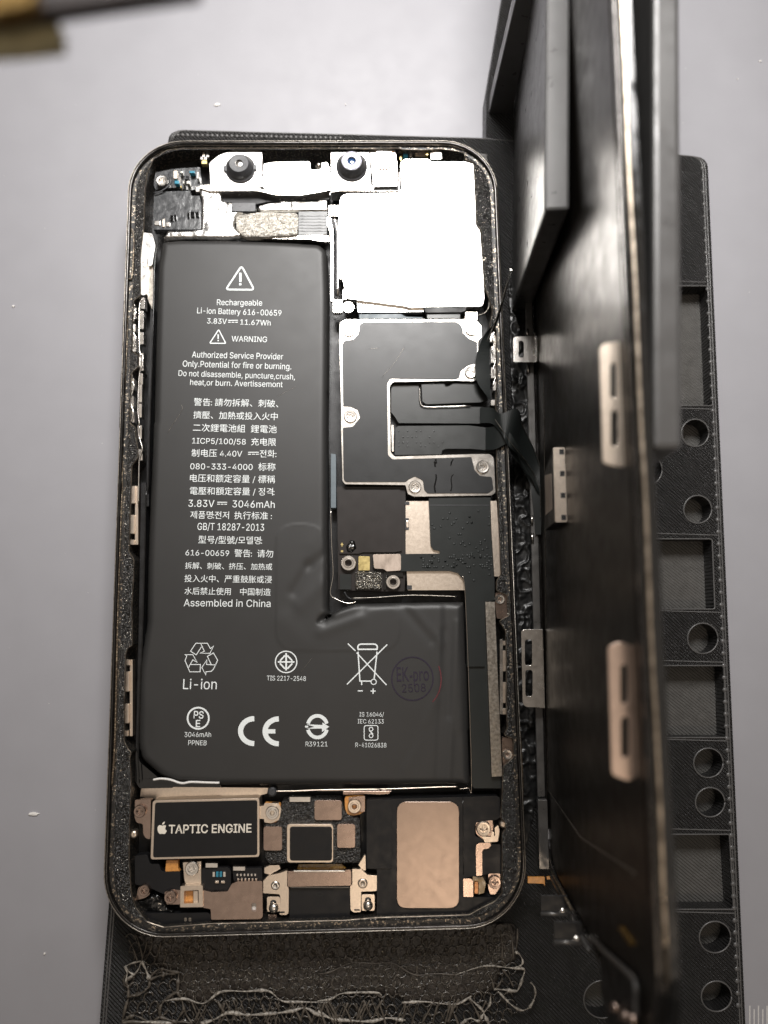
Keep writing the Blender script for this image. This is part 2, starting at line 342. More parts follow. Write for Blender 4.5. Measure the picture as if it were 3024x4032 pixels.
# ------------------------------------------------------------------ printed tray
ZB = -8.0; A2 = math.radians(-2.0); CA, SA = math.cos(A2), math.sin(A2)
tray = root('repair_tray', 'large black 3D printed repair tray under the open phone, pockets down its right side', 'tray', (20, -20, -13.2))
tl = px2([(665,513)], ZB)[0]; trc = px2([(2786,620)], ZB)[0]; brc = px2([(2935,4032)], ZB)[0]; blc = px2([(392,4032)], ZB)[0]
def ext(a, b, t): return (b[0]+(b[0]-a[0])*t, b[1]+(b[1]-a[1])*t)
outl = fil([tl, px2([(1900,545)], ZB)[0], trc, ext(trc, brc, .12), (blc[0]-.7, ext(trc, brc, .12)[1]), blc], 2.5)
pockets = []
for x0, x1, x2, y0, y1 in [(2500,2787,2807,1126,1598),(2480,2804,2815,2122,2399),(2480,2850,2860,2621,2905),(2480,2872,2889,3285,3581)]:
    pockets.append(px2(fil([(x0,y0),(x1,y0),(x2,y1),(x0,y1)], 10), ZB))
holes = []
for x, y, r in [(2737,1705,54),(2747,2006,55),(2545,1850,62),(2767,2514,60),(2789,3004,58),(2796,3159,58),(2815,3690,62),(2821,3923,60),(2372,3935,74)]:
    holes.append(px2(circ(x, y, r, 30), ZB))
V, Fc = prism(outl, pockets + holes, -12.02, ZB); add('tray_top', V, Fc, m_print, tray, bevel=.25)
V, Fc = prism(outl, [], -13.19, -12.0); add('tray_floor', V, Fc, m_print2, tray)
# raised printed perimeter beads round pockets and holes and along the edges
for l in pockets + holes:
    V, Fc = tube_v([(x, y, ZB) for x, y in l] + [(l[0][0], l[0][1], ZB)], .16, 5); add('printed_rim_bead', V, Fc, m_plate, tray, smooth=True)
for off in (.6, 1.1):
    l = [(x*(1-off/62)+20*off/62, y) for x, y in outl]
    V, Fc = tube_v([(x, y, ZB-.03) for x, y in l] + [(l[0][0], l[0][1], ZB-.03)], .15, 5); add('printed_rim_bead', V, Fc, m_plate, tray, smooth=True)
# horizontal cross beads between cells on the right
for y in (1112, 1612, 2108, 2412, 2608, 2918, 3270, 3596):
    V, Fc = tube_v([P(2500, y-10, ZB), P(2786+(y-620)*.0437-26, y, ZB)], .14, 5); add('printed_seam', V, Fc, m_plate, tray)
bb_ = []
for i in range(34):
    t = i/33; c = P(700+t*640, 532+t*12, ZB); bb_.append(lathe_v(c, [(.42,ZB-.05),(.34,ZB+.18),(.12,ZB+.26)], 8))
for i in range(70):
    t = i/69; c = P(2768+t*140, 660+t*3300, ZB); bb_.append(lathe_v(c, [(.5,ZB-.05),(.38,ZB+.14),(.12,ZB+.2)], 8))
V, Fc = merge(bb_); add('printed_bumps', V, Fc, m_plate, tray, smooth=True, kind='stuff')
# uprights that hold the display: they lean a little and are turned with the tray
LEAN = math.radians(4.3); e2 = np.array([-math.sin(LEAN), 0.0, math.cos(LEAN)]); e1 = np.array([.0211, .99978, 0]); e1 /= np.linalg.norm(e1)
e2 = e2 - e1*(e1@e2); e2 /= np.linalg.norm(e2); nn = np.cross(e2, e1); nn = nn if nn[0] < 0 else -nn   # nn points to the phone
OP = np.array([41.05, -22.4, -6.0])
def TP(a, b, n): return tuple(OP + a*e1 + b*e2 + n*nn)
def tp_box(name, a0, a1, b0, b1, n0, n1, m, parent, bevel=.2, slope=0, **kw):
    V, Fc = prism([(a0, b0), (a1, b0), (a1, b1), (a0+slope, b1)], [], n0, n1, TP); 
    return add(name, V, Fc, m, parent, bevel=bevel, **kw)
def hexa(name, bot, top, z0, z1, m, parent, bevel=.3, label=None):
    V = [(x, y, z0) for x, y in bot] + [(x, y, z1) for x, y in top]
    Fc = [(3,2,1,0),(4,5,6,7)] + [(i, (i+1) % 4, (i+1) % 4+4, i+4) for i in range(4)]
    return add(name, V, Fc, m, parent, label, bevel=bevel)
hexa('left_upright', [(38.7,40.5),(42.7,40.5),(47.7,128),(43.7,128)], [(34.35,35.0),(37.95,35.2),(43.3,128),(39.7,128)], ZB, 38, m_plate, tray, .5, 'lower black upright on the phone side of the display')
hexa('right_upright', [(44.9,-2),(48.4,-2),(57.4,128),(53.9,128)], [(40.6,-3),(43.95,-3),(53.1,128),(49.8,128)], ZB, 55, m_plate, tray, .7, 'taller black upright on the far side of the display')
hexa('upright_rib', [(35.7,83.2),(40.6,83.2),(40.8,86.6),(35.9,86.6)], [(35.6,83),(38.4,83),(38.6,86.4),(35.8,86.4)], ZB, 36, m_plate, tray, .2)
V, Fc = prism([(34.8,74),(58,74),(58,128),(43,128),(35.4,88)], [], -13.1, ZB+.02); add('holder_foot', V, Fc, m_print, tray, bevel=.3)

# ------------------------------------------------------------------ stretchy netting under the phone
net = root('rubber_netting', 'frayed greyish rubbery netting sheet sticking out below the phone on the tray', 'netting', (0, -80, -8))
def blobs(X, Y, s=1.75, seed=3):
    r = np.random.default_rng(seed); gx0, gy0 = X.min(), Y.min(); Z = np.zeros_like(X)
    nx = int((X.max()-gx0)/s)+2; ny = int((Y.max()-gy0)/s)+2
    for i in range(nx):
        for j in range(ny):
            cx = gx0+(i+.5*(j % 2))*s+r.normal(0,.2); cy = gy0+j*s*1.15+r.normal(0,.2); ax = .36+r.random()*.2; ay = .62+r.random()*.25
            m = (np.abs(X-cx) < 2.2) & (np.abs(Y-cy) < 2.5)
            Z[m] += (r.random()*.6+.4)*np.exp(-((X[m]-cx)/ax)**2-((Y[m]-cy)/ay)**2)
    return Z
sh = px2(K('AA', [(250,60),(430,300),(560,330),(560,460),(600,520),(750,550),(870,470),(1200,465),(1300,530),(1568,548)]) + K('Z', [(110,620),(200,575),(420,572),(600,600),(650,650),(1000,650),(1150,590),(1290,545),(1330,400),(1440,330),(1460,180),(1400,60),(1200,60),(800,100)]), -7.9)
field('net_sheet', [sh], .22, lambda X, Y, D: -7.85 + .2*np.minimum(D, 1) + .22*fbm(X, Y, 1.3), -7.99, m_pad, net, kind='stuff')
st = px2([(2000,1120),(2105,1120),(2128,2400),(2150,3120),(2105,3180),(2078,3330),(2050,3330),(2020,1800)], -7.9)
field('net_strip', [st], .25, lambda X, Y, D: -7.9 + .5*(fbm(X, Y, .5)-.3) + .9*np.clip(.10-np.abs(fbm(X+50, Y, .55, 2)-.37), 0, 1)*6*.8, -7.99, m_strip, net, kind='stuff')
V, Fc = prism([(-32,-70),(33,-70),(35,74),(-31,75)], [], -7.99, -7.72); add('net_underlay', V, Fc, m_pad, net)
cells = []; rc = random.Random(5)
for j in range(9):
    for i in range(44):
        x = -32 + (i+.5*(j % 2))*1.55 + rc.uniform(-.22,.22); y = -72.4 - j*1.35 + rc.uniform(-.25,.25)
        D, _, _ = sdf(np.array([x]), np.array([y]), [sh])
        if D[0] < .7 or rc.random() < .30: continue
        ax, ay, th = rc.uniform(.32,.52), rc.uniform(.5,.75), rc.uniform(-.5,.3); V = []; n = 12
        for q, z in ((1,-7.62),(.86,-7.36),(.4,-7.30)):
            for k2 in range(n):
                a = 2*math.pi*k2/n; u, v = q*ax*math.cos(a)*rc.uniform(.9,1.1), q*ay*math.sin(a)*rc.uniform(.9,1.1); V.append((x+u*math.cos(th)-v*math.sin(th), y+u*math.sin(th)+v*math.cos(th), z+rc.uniform(-.04,.04)))
        Fc = [(a*n+b, a*n+(b+1) % n, (a+1)*n+(b+1) % n, (a+1)*n+b) for a in range(2) for b in range(n)] + [tuple(range(2*n,3*n))]; cells.append((V, Fc))
lat = []
for j in range(14):
    for i in range(40):
        x = -33 + (i+.5*(j % 2))*1.75 + rc.uniform(-.2,.2); y = -71.6 - j*1.55 + rc.uniform(-.2,.2)
        if x > 34 - max(0, j-9)*.6 or rc.random() < .08: continue
        D, _, _ = sdf(np.array([x]), np.array([y]), [sh]); on = D[0] > 0
        if j < 6 and not on and x > -27: continue
        ax, ay, th = rc.uniform(.62,.9), rc.uniform(.85,1.2), rc.uniform(-.7,.5); n = 9; pts = []
        for k2 in range(n+1):
            a = 2*math.pi*(k2 % n)/n; u, v = ax*math.cos(a), ay*math.sin(a); pts.append((x+u*math.cos(th)-v*math.sin(th)+rc.uniform(-.08,.08), y+u*math.sin(th)+v*math.cos(th), (-7.4 if on else -7.5)+rc.uniform(-.08,.08)))
        if not on and rc.random() < .5: pts = pts[:rc.randint(4, 8)]
        lat.append(tube_v(pts, rc.choice([.07,.10,.15]), 5))
V, Fc = merge(lat); add('net_lattice', V, Fc, m_netd, net, smooth=True, kind='stuff')
V, Fc = merge(cells); add('net_cells', V, Fc, m_cell, net, kind='stuff')
def strand(k, pts, r=.17, m=None, z=-7.3):
    n = len(pts); pp = [(x + random.uniform(-2, 2), y + random.uniform(-2, 2)) for x, y in pts]
    q = spline([P(a, b, z + random.uniform(-.12, .12)) for a, b in K(k, pp)], 6)
    f0 = random.uniform(0, 6); rr = [r * (1.0 + .45*math.sin(f0+i*.55) + (.8 if random.random() < .05 else 0)) for i in range(len(q))]; V, Fc = tube_v(q, rr, 6); add('strand', V, Fc, m or m_net, net, smooth=True)
strand('AA', [(450,540),(600,522),(740,555),(870,470),(1050,468),(1210,465),(1310,535),(1450,545),(1659,545)], .17, m_netw)
strand('Z', [(0,632),(100,615),(190,575),(420,570),(470,590)], .15, m_netw); strand('Z', [(610,640),(780,635),(1000,652),(1120,595)], .15, m_netw)
strand('Z', [(0,435),(100,415),(240,355),(400,358),(550,355),(700,438),(860,432),(1000,438)], .10); strand('Z', [(1000,438),(1200,375),(1320,380),(1430,392)], .15, m_netw)
strand('AA', [(150,690),(350,692),(520,700)], .22, m_netw)
strand('AA', [(720,700),(820,670),(920,622),(1060,638),(1200,630),(1290,622),(1390,605),(1480,588),(1560,630),(1659,662)], .24, m_netw)
strand('Z', [(0,705),(70,740),(130,762),(300,778),(400,775),(510,752),(600,765),(640,770)], .24, m_netw)
strand('Z', [(1430,392),(1480,370),(1490,340),(1470,295),(1435,270)], .15, m_netw); strand('Z', [(1430,392),(1500,400),(1485,470),(1465,530),(1440,556),(1360,548),(1280,545)], .19, m_netw)
strand('Z', [(1310,560),(1360,610),(1420,665),(1480,696),(1530,682),(1560,640),(1582,590),(1575,530),(1548,495)], .16, m_netw, -6.6)
strand('Z', [(1100,610),(1150,650),(1195,695),(1220,745),(1245,800)], .2, m_netw); strand('Z', [(1258,590),(1250,650),(1212,705),(1170,775),(1110,755),(1040,795)], .17, m_netw)
nodes = [(170,285),(235,350),(290,245),(430,300),(175,395),(195,510),(320,460),(450,540),(550,470),(560,330),(150,685),(240,640),(350,695),(420,650),(540,690),(600,600),(250,500),(350,380),(460,345),(660,700)]
for i, a in enumerate(nodes):
    ds = sorted(range(len(nodes)), key=lambda j: math.hypot(nodes[j][0]-a[0], nodes[j][1]-a[1]))[1:4]
    for j in ds:
        if j > i or random.random() < .2: b = nodes[j]; strand('AA', [a, ((a[0]+b[0])/2+random.uniform(-14,14), (a[1]+b[1])/2+random.uniform(-10,10)), b], random.choice([.12,.16,.22]), m_netw if i < 3 else m_net)
for x0, y0, x1, y1 in [(290,245,330,100),(300,240,250,60),(320,240,370,120),(380,260,430,110),(260,250,200,90),(440,280,480,150)]:
    strand('AA', [(x0,y0),((x0+x1)/2+5,(y0+y1)/2),(x1,y1)], .11)
for i in range(34):
    x = random.uniform(640, 1659); y = 555 + random.uniform(-25, 10); d = random.choice([-1, 1])*random.uniform(35, 95)
    strand('AA', [(x,y),(x+d*.5+random.uniform(-8,8),y+70),(x+d,y+150)], random.choice([.08,.12,.17]))
for i in range(34):
    x = random.uniform(0, 1250); y = 640 + random.uniform(-30, 10); d = random.choice([-1, 1])*random.uniform(35, 95)
    strand('Z', [(x,y),(x+d*.5+random.uniform(-8,8),y+80),(x+d,y+170)], random.choice([.08,.12,.17]))
for x0, y0, x1, y1 in [(1290,545,1340,460),(1280,540,1240,430),(1340,400,1420,520),(1340,330,1330,120),(1420,330,1400,140),(1440,270,1450,100)]:
    strand('Z', [(x0,y0),((x0+x1)/2+6,(y0+y1)/2),(x1,y1)], .14)

# ------------------------------------------------------------------ phone chassis
ph = root('opened_phone', 'black smartphone lying open on the tray, its battery and circuit boards bare', 'smartphone', (0, 0, -7.7))
def rr(hx, hy, r, n=10):
    out = []
    for sx, sy, a0 in ((1,1,0),(-1,1,90),(-1,-1,180),(1,-1,270)):
        for i in range(n+1):
            a = math.radians(a0+90*i/n); out.append((sx*(hx-r)+r*math.cos(a), sy*(hy-r)+r*math.sin(a)))
    return out
prof = [(1.6,-7.7),(.9,-7.4),(.25,-6.4),(0,-5),(0,-3),(.06,-1.6),(.22,-.7),(.42,-.18),(.6,0),(.86,.02),(1.0,-.08),(1.05,-.9)]
V = []; Fc = []; m = 44
for d, z in prof: V += [(x, y, z) for x, y in rr(35.75-d, 72.1-d, 10.8-d)]
for i in range(len(prof)-1):
    for j in range(m): k2 = (j+1) % m; Fc.append((i*m+j, i*m+k2, (i+1)*m+k2, (i+1)*m+j))
Fc.append(tuple(range(m))[::-1]); frame = add('frame', V, Fc, m_frame, ph, smooth=True)
# bright silver line along the rim
l = rr(35.75-.5, 72.1-.5, 10.3, 14); V, Fc = tube_v([(x, y, -.02) for x, y in l] + [(l[0][0], l[0][1], -.02)], .09, 5); add('worn_rim_line', V, Fc, m_mott, frame, smooth=True)
for y0, y1, xx in ((978,1085,.45),(1192,1408,.55),(1468,1692,.55)):
    a = P(484, y0, -3.6)[1]; b = P(468, y1, -3.6)[1]
    V, Fc = prism([(-35.7-xx,b),(-35.5,b),(-35.5,a),(-35.7-xx,a)], [], -4.8, -2.4); add('side_button', V, Fc, m_frame, ph, bevel=.2)
inner = ([(660,590),(694,587),(754,584)] + K('B', [(0,172),(430,180),(640,172),(700,186),(850,190),(1000,180),(1150,200),(1200,215),(1205,270),(1275,290),(1290,500),(1300,800),(1340,850),(1345,1000),(1365,1300),(1400,1400),(1430,1500)])
  + K('C', [(1250,150),(1255,175),(1300,180),(1300,560),(1290,700),(1300,850),(1300,1080),(1305,1380)]) + K('E', [(1310,300),(1330,850),(1300,900),(1300,970),(1375,1000),(1390,1080),(1390,1150),(1320,1190),(1365,1260),(1372,1475)])
  + K('L', [(262,780),(268,900),(250,940),(300,960),(300,1060),(245,1110),(240,1260)]) + K('H', [(1330,400),(1340,420),(1365,440),(1365,490),(1340,520),(1340,950),(1290,1010),(1200,1055),(1100,1110),(800,1120),(430,1130),(200,1150),(0,1155)])
  + K('G', [(1200,1165),(780,1175),(450,1200),(330,1160),(250,1060),(215,950),(200,700),(205,400),(215,200)]) + K('T', [(215,2130),(205,2000),(215,1960),(190,1930),(165,1880),(165,1600),(175,1250),(190,1200),(225,1180),(220,900),(235,640),(235,560),(200,500),(205,300),(215,20)])
  + K('R', [(240,1880),(290,1810),(290,1750),(270,1640),(270,1580),(225,1540),(225,1400),(240,1140),(295,1090),(295,1010),(245,970),(250,700),(255,570),(310,530),(310,200),(330,30)]) + K('A', [(215,740),(225,450),(240,340),(290,220)]))
inner_mm = px2(fil(inner, 5, 2), -.9)
o1 = rr(35.75-1.0, 72.1-1.0, 9.8)
V, Fc = prism(o1, [inner_mm], -6.6, -.9); ledge = add('screen_ledge', V, Fc, m_ledge, ph, bevel=.1)
V, Fc = prism(rr(34.9, 71.3, 10), [], -7.5, -6.55); add('back_floor', V, Fc, m_floor, ph)
o2 = rr(35.75-1.6, 72.1-1.7, 9.2)
def gz(X, Y, D):
    e = np.clip(D/.5, 0, 1); b = fbm(X, Y, 1.1, 5); return -.88 + e*(.05 + .55*np.clip(b-.38, 0, 1)*1.4 + .22*(fbm(X+40, Y, 3.2, 2)-.4))
field('glue_residue', [o2, inner_mm], .24, gz, -.92, m_glue, ledge, kind='stuff', smooth=False, grit=.045)
# thin bright lip along the ledge's inner edge
lp = [(x, y, -.86) for x, y in inner_mm]; V, Fc = tube_v(lp + [lp[0]], .075, 4); add('ledge_lip', V, Fc, m_worn, ledge)
# rusty grime along the left and right rims
for k, pts in (('R', [(235,0),(255,90),(240,380),(205,440),(200,900),(170,1500),(160,2100)]), ('T', [(150,0),(120,800),(110,1300),(95,1900),(75,2200)]), ('E', [(1375,0),(1405,500),(1420,900),(1440,1300)]), ('L', [(305,300),(320,700),(345,1100),(350,1400)])):
    wire('grime_line', k, pts, -.62, .17, m_rust, ledge)

# ---- springs and contacts in the side cut-outs
def clips(k, x0, x1, ys, z=-1.6, m=m_gold_st):
    for y0, y1, dx in ys: box('side_contact', k, x0+dx-3, y0-(14 if k == 'R' else 0), x1+dx+3, y1+(14 if k == 'R' else 0), z-1.6, z, m, ph, r=5, bevel=.15)
clips('T', 218, 240, [(25,150,0),(235,370,-5),(415,450,-6),(1285,1325,-38),(1372,1515,-42),(1605,1745,-46),(1800,1840,-50)])
clips('T', 245, 262, [(25,450,0)], -2.2); clips('T', 208, 222, [(1285,1840,0)], -2.2)
clips('R', 262, 275, [(640,700,-5),(770,800,-8),(860,960,-5),(1200,1260,-20),(1340,1400,-25),(1450,1520,-20)], m=m_steel)
clips('R', 303, 328, [(560,620,10),(665,780,2),(835,900,0),(1000,1110,0),(1160,1220,-5),(1240,1360,-12),(1400,1480,-14),(1570,1650,-14),(1760,1820,-8)], m=m_steel)
slab('side_rail', 'R', [(330,30),(400,40),(425,130),(400,290),(370,300),(358,200),(355,520),(330,530),(312,520),(315,200)], -3.2, -1.3, m_white, ph, 10)
slab('side_rail', 'R', [(360,180),(380,200),(410,330),(405,560),(400,640),(365,560)], -3.4, -2.0, m_mott, ph, 8)
clips('C', 1252, 1275, [(200,270,5),(300,420,12),(455,530,12),(560,620,25),(690,730,10)], m=m_steel); clips('C', 1278, 1292, [(190,560,2)], -2.2, m_mott)
clips('L', 235, 262, [(438,462,0),(490,600,4),(660,770,8),(800,830,10)], m=m_gold_st); clips('L', 226, 236, [(430,830,5)], -1.3, m_steel)
for k, pts in (('R', [(262,600),(256,640),(272,665),(262,700),(250,760),(252,820),(270,860),(262,900),(248,950)]), ('R', [(245,1160),(240,1210),(256,1240),(246,1290),(232,1340),(234,1400),(252,1450),(244,1500),(232,1530)]), ('R', [(320,560),(300,620),(300,960),(325,1010),(322,1090),(300,1150),(288,1420),(300,1560)]), ('R', [(300,1560),(296,1640),(322,1740),(300,1820),(296,1900),(292,2180)]),
               ('C', [(1285,190),(1268,240),(1282,290),(1268,340),(1290,400),(1275,480),(1290,530),(1272,590)])):
    wire('spring_wire', k, pts, -1.5, .16, m_steel, ph)
wire('battery_tray_edge', 'R', [(470,75),(425,220),(412,600),(400,1100),(385,1500),(370,2100)], -1.5, .10, m_gloss, ph)
wire('battery_tray_edge', 'T', [(325,0),(310,700),(290,1300),(265,1900),(275,2180)], -1.5, .10, m_gloss, ph)
slab('battery_tray_wall', 'R', [(415,620),(405,1100),(385,1600),(372,2200),(350,2200),(362,1500),(385,640)], -6.5, -2.6, m_floor, ph)
slab('battery_tray_wall', 'T', [(330,0),(300,1000),(270,2000),(245,2000),(268,1000),(285,0)], -6.5, -2.6, m_floor, ph)

# ---- battery
ZT = -1.4
bpx = (K('N', [(160,88),(300,75),(700,76),(1100,90),(1380,108),(1440,160),(1452,500),(1450,1000),(1445,1500)]) + K('O', [(1445,1100),(1452,1500),(1448,1760),(1475,1800)]) + K('E', [(35,1185),(130,1110),(260,1062),(600,1050),(880,1045),(1080,1050)])
  + K('L', [(42,220),(60,700),(75,1205),(60,1222)]) + K('Q', [(1560,822),(1100,824),(440,826),(222,812),(150,780),(64,706),(46,640),(48,300)]) + K('O', [(45,1854),(50,1400),(80,700),(95,200)]) + K('N', [(100,1500),(112,900),(128,300)]))
WR = [('O',1180,1620,1300,1420,-.34,42),('O',1300,1420,1420,1330,-.30,36),('O',1230,1720,1400,1560,.22,60),('O',1330,1250,1400,1150,.08,60),
      ('BB',290,825,345,770,-.7,14),('BB',345,780,520,700,.35,30),('BB',330,840,600,740,-.28,34),('BB',300,900,560,800,.20,42),('BB',600,740,760,680,-.16,30),('BB',90,700,290,420,-.16,60),
      ('BB',880,700,1100,960,-.22,34),('BB',930,690,1180,980,.14,34),('BB',1160,700,1160,1300,.14,26),('BB',1215,700,1230,1500,-.22,34),('BB',1290,720,1300,1600,.16,30),('BB',20,820,200,980,.10,70),
      ('Q',1540,60,1500,800,.20,16),('Q',1480,100,1450,800,-.14,16),('Q',1380,560,1250,780,-.10,22),('Q',1440,420,1300,740,.10,22),('Q',80,500,90,640,-.10,30)]
def wrinkle(X, Y):
    Z = np.zeros_like(X)
    for k, x0, y0, x1, y1, amp, sg in WR:
        (a, b), (c, d) = K(k, [(x0,y0),(x1,y1)]); A = P(a,b,ZT); B = P(c,d,ZT); s = sg*KR[k][2]*.045; dx, dy = B[0]-A[0], B[1]-A[1]; L2 = dx*dx+dy*dy
        t = ((X-A[0])*dx+(Y-A[1])*dy)/L2; tc = np.clip(t, 0, 1); q = np.hypot(X-A[0]-tc*dx, Y-A[1]-tc*dy); Z += .5*amp*np.exp(-(q/s)**2)
    return Z
labm = px2(fil(K('BB', [(-25,118),(330,118),(330,760),(870,690),(872,1035),(-20,1035)]), 80, 6), ZT)
def bz(X, Y, D):
    r = 1.5; q = np.minimum(D, r); Z = ZT - r*.9 + .9*np.sqrt(np.maximum(0, r*r-(r-q)**2)) + wrinkle(X, Y)*np.clip(D/.8, .2, 1)
    d2, _, _ = sdf(X, Y, [labm]); Z += .04*np.clip(d2/.12+.5, 0, 1); Z += .022*np.exp(-(d2/.12)**2)
    return Z
batt = field('battery', [px2(fil(bpx, 14, 3), ZT)], .30, bz, -6.5, m_batt, ph, 'black L shaped lithium battery covered in white print')
ZI = ZT + .05
TL = [("Rechargeable",'N',593,588,941,592,46),("Li-ion Battery 616-00659",'N',441,651,1088,671,46),("3.83V",'N',517,729,668,733,42),("11.67Wh",'N',772,738,1006,745,42),("WARNING",'N',706,867,978,873,44),
 ("Authorized Service Provider",'N',401,990,1102,1006,48),("Only.Potential for fire or burning.",'N',330,1060,1165,1083,48),("Do not disassemble, puncture,crush,",'N',297,1132,1192,1160,46),("heat,or burn. Avertissemont",'N',387,1202,1098,1219,46)]
for s, k, a, b, c, d, h in TL: txt(s, k, a, b, c, d, ZI, m_ink, batt, h)
CJ = [("警告: 請勿拆解、刺破、",415,184,1065,199),("擠壓、加熱或投入火中",412,284,1060,297),("二次鋰電池組 鋰電池",408,382,1052,396),("1ICP5/100/58  充电限",402,480,1047,494),("制电压 4.40V       전화:",398,577,1050,584),("080-333-4000  标称",388,678,1043,686),
 ("电压和额定容量 / 標稱",385,770,1040,781),("電壓和額定容量 / 정격:",385,868,1035,876),("3.83V       3046mAh",373,966,1037,976),("제품명:전저 执行标准 :",388,1052,1015,1061),("GB/T 18287-2013",443,1144,955,1152),("型号/型號/모델명:",450,1243,940,1250),
 ("616-00659  警告:  请勿",352,1340,1025,1352),("拆解、刺破、挤压、加热或",348,1440,1018,1449),("投入火中、严重鼓胀或浸",343,1540,1015,1549),("水后禁止使用  中国制造",343,1636,1006,1645),("Assembled in China",338,1731,1005,1737)]
for s, a, b, c, d in CJ:
    latin = s[0] in 'GA' or s.startswith('3.83'); txt(s, 'O', a, b, c, d, ZI, m_ink, batt, 54 if latin else (None), .001)
def dcsym(k, x, y, wd, s=1): 
    ink('printed_symbol', k, [([(x,y),(x+wd,y)], 6*s)] + [([(x+i*wd*.36,y+15*s),(x+i*wd*.36+wd*.27,y+15*s)], 6*s) for i in range(3)], ZI, m_ink, batt)
dcsym('N', 680, 705, 75); dcsym('O', 833, 548, 82); dcsym('O', 596, 932, 76)
ink('warning_symbol', 'N', [(fil([(783,286),(880,470),(662,468)], 26), 13, True), ([(774,340),(774,410)], 17), ([(773,420),(773,436)], 17)], ZI, m_ink, batt)
ink('warning_symbol', 'N', [(fil([(607,776),(662,882),(538,881)], 10), 8, True), ([(603,812),(603,848)], 9), ([(603,856),(603,866)], 9)], ZI, m_ink, batt)
ink('recycling_symbol', 'U', [([(178,190),(240,97),(375,97),(410,160),(447,130),(405,215),(290,213),(340,190),(300,105)], 9), ([(178,190),(245,232),(305,140)], 9), ([(205,230),(255,320),(205,290),(155,380)], 9),
  ([(205,230),(115,230),(135,245),(115,300),(170,430),(290,430),(293,345),(180,345)], 9), ([(420,345),(375,250),(445,210),(495,295),(445,400),(420,425),(358,430),(355,465),(310,380),(370,290),(365,345),(470,350)], 9)], ZI, m_ink, batt)
ink('standards_symbol', 'U', [(circ(1293,315,125), 13, True), ([(1197,315),(1390,315)], 17), ([(1294,212),(1294,414)], 20), ([(1222,302),(1280,240)], 18), ([(1308,240),(1366,302)], 18), ([(1222,332),(1280,395)], 18), ([(1308,395),(1366,332)], 18)], ZI, m_ink, batt)
ink('standards_symbol', 'U', [(circ(268,972,124), 20, True)], ZI, m_ink, batt)
ink('ce_mark', 'U', [(arc(922,1122,160,145,90,270), 60), (arc(1208,1125,160,145,90,270), 60), ([(1070,1125),(1168,1125)], 50)], ZI, m_ink, batt)
for s, k, a, b, c, d, h, o in [("Li-ion",'U',90,632,483,634,116,.0),("TIS 2217-2548",'U',1068,530,1523,537,54,.004),("PS",'U',213,970,328,975,80,.02),("E",'U',238,1075,290,1075,80,.02),("3046mAh",'U',107,1190,418,1190,54,.002),("PPNEB",'U',150,1284,365,1288,54,0),
  ("R39121",'V',142,1228,372,1228,48,.004),("IS 16046/",'V',710,913,968,914,44,.002),("IEC 62133",'V',692,986,966,988,44,.002),("R-41026838",'V',667,1236,993,1240,46,.002)]:
    txt(s, k, a, b, c, d, ZI, m_ink, batt, h, o)
ink('standards_symbol', 'V', [(arc(267,1020,103,114,16,164), 38), (arc(267,1020,103,114,196,344), 38), ([(137,1020),(170,1020)], 20)], ZI, m_ink, batt)
V, Fc = prism(px2(K('V', [(150,995),(320,1003),(320,975),(392,1022),(316,1076),(314,1040),(150,1042),(235,1022)]), ZI), [], ZI-.02, ZI+.004); add('arrow_symbol', V, Fc, m_ink, batt)
ink('standards_symbol', 'V', [(fil([(760,1008),(905,1008),(905,1162),(760,1162)], 24), 9, True), (circ(832,1046,20,16), 9, True), (circ(832,1116,20,16), 9, True), ([(814,1058),(852,1100)], 12)], ZI, m_ink, batt)
ink('crossed_bin_symbol', 'V', [([(588,145),(668,222)], 12), ([(680,240),(995,582)], 12), ([(1002,155),(578,575)], 12), (fil([(693,222),(693,150),(898,150),(898,222)], 40)[2:-2], 15), ([(703,205),(890,205)], 15), ([(695,230),(715,540),(830,540)], 13), ([(895,230),(865,515)], 13),
  (circ(860,548,28,20), 9, True), ([(733,545),(733,582)], 12), ([(693,643),(745,643)], 12), ([(828,645),(880,645)], 12), ([(854,618),(854,675)], 12)], ZI, m_ink, batt)
ink('stamp_ring', 'V', [(circ(1268,515,218,36,228), 13, True)], ZI+.03, m_purple, batt); ink('stamp_smear', 'V', [([(1545,380),(1565,450),(1572,520),(1565,590),(1550,650),(1520,710),(1480,760)], 12)], ZI+.04, m_red, batt)
txt("EK-pro", 'V', 1105, 545, 1445, 532, ZI+.03, m_purple, batt, 110, alt=True); txt("2508", 'V', 1160, 660, 1410, 650, ZI+.03, m_purple, batt, 84)
slab('battery_pull_tape', 'G', [(290,128),(380,120),(520,135),(620,152),(860,148),(865,185),(480,182),(300,178)], -4.5, -2.2, m_gloss, batt, 10)
wire('tape_edge', 'G', [(375,130),(430,122),(500,130),(580,155),(650,146),(760,150),(855,152)], -1.3, .2, m_crumb, batt)  # white tube stands in for the glint on the tape's edge
slab('clear_wrap', 'Q', [(40,640),(60,712),(150,788),(222,818),(215,832),(60,835),(36,800)], -4.5, -2.4, m_gloss, batt, 8)
wire('silver_tape_edge', 'BB', [(372,0),(380,270),(390,480),(370,620),(420,665),(500,692),(560,680)], -2.2, .10, m_steel, batt)
wire('folded_tape', 'BB', [(470,610),(520,660),(700,652),(950,636),(1290,645)], -1.9, .22, m_black, batt)
wire('folded_tape_edge', 'BB', [(520,655),(700,650),(950,634),(1200,640),(1285,645)], -1.66, .07, m_mott, batt)
slab('blue_grey_film', 'C', [(97,1080),(135,1085),(135,1475),(97,1475)], -5.5, -3.2, m_greyb, ph); slab('blue_grey_film', 'E', [(97,0),(135,0),(135,370),(97,360)], -5.5, -3.21, m_greyb, ph)
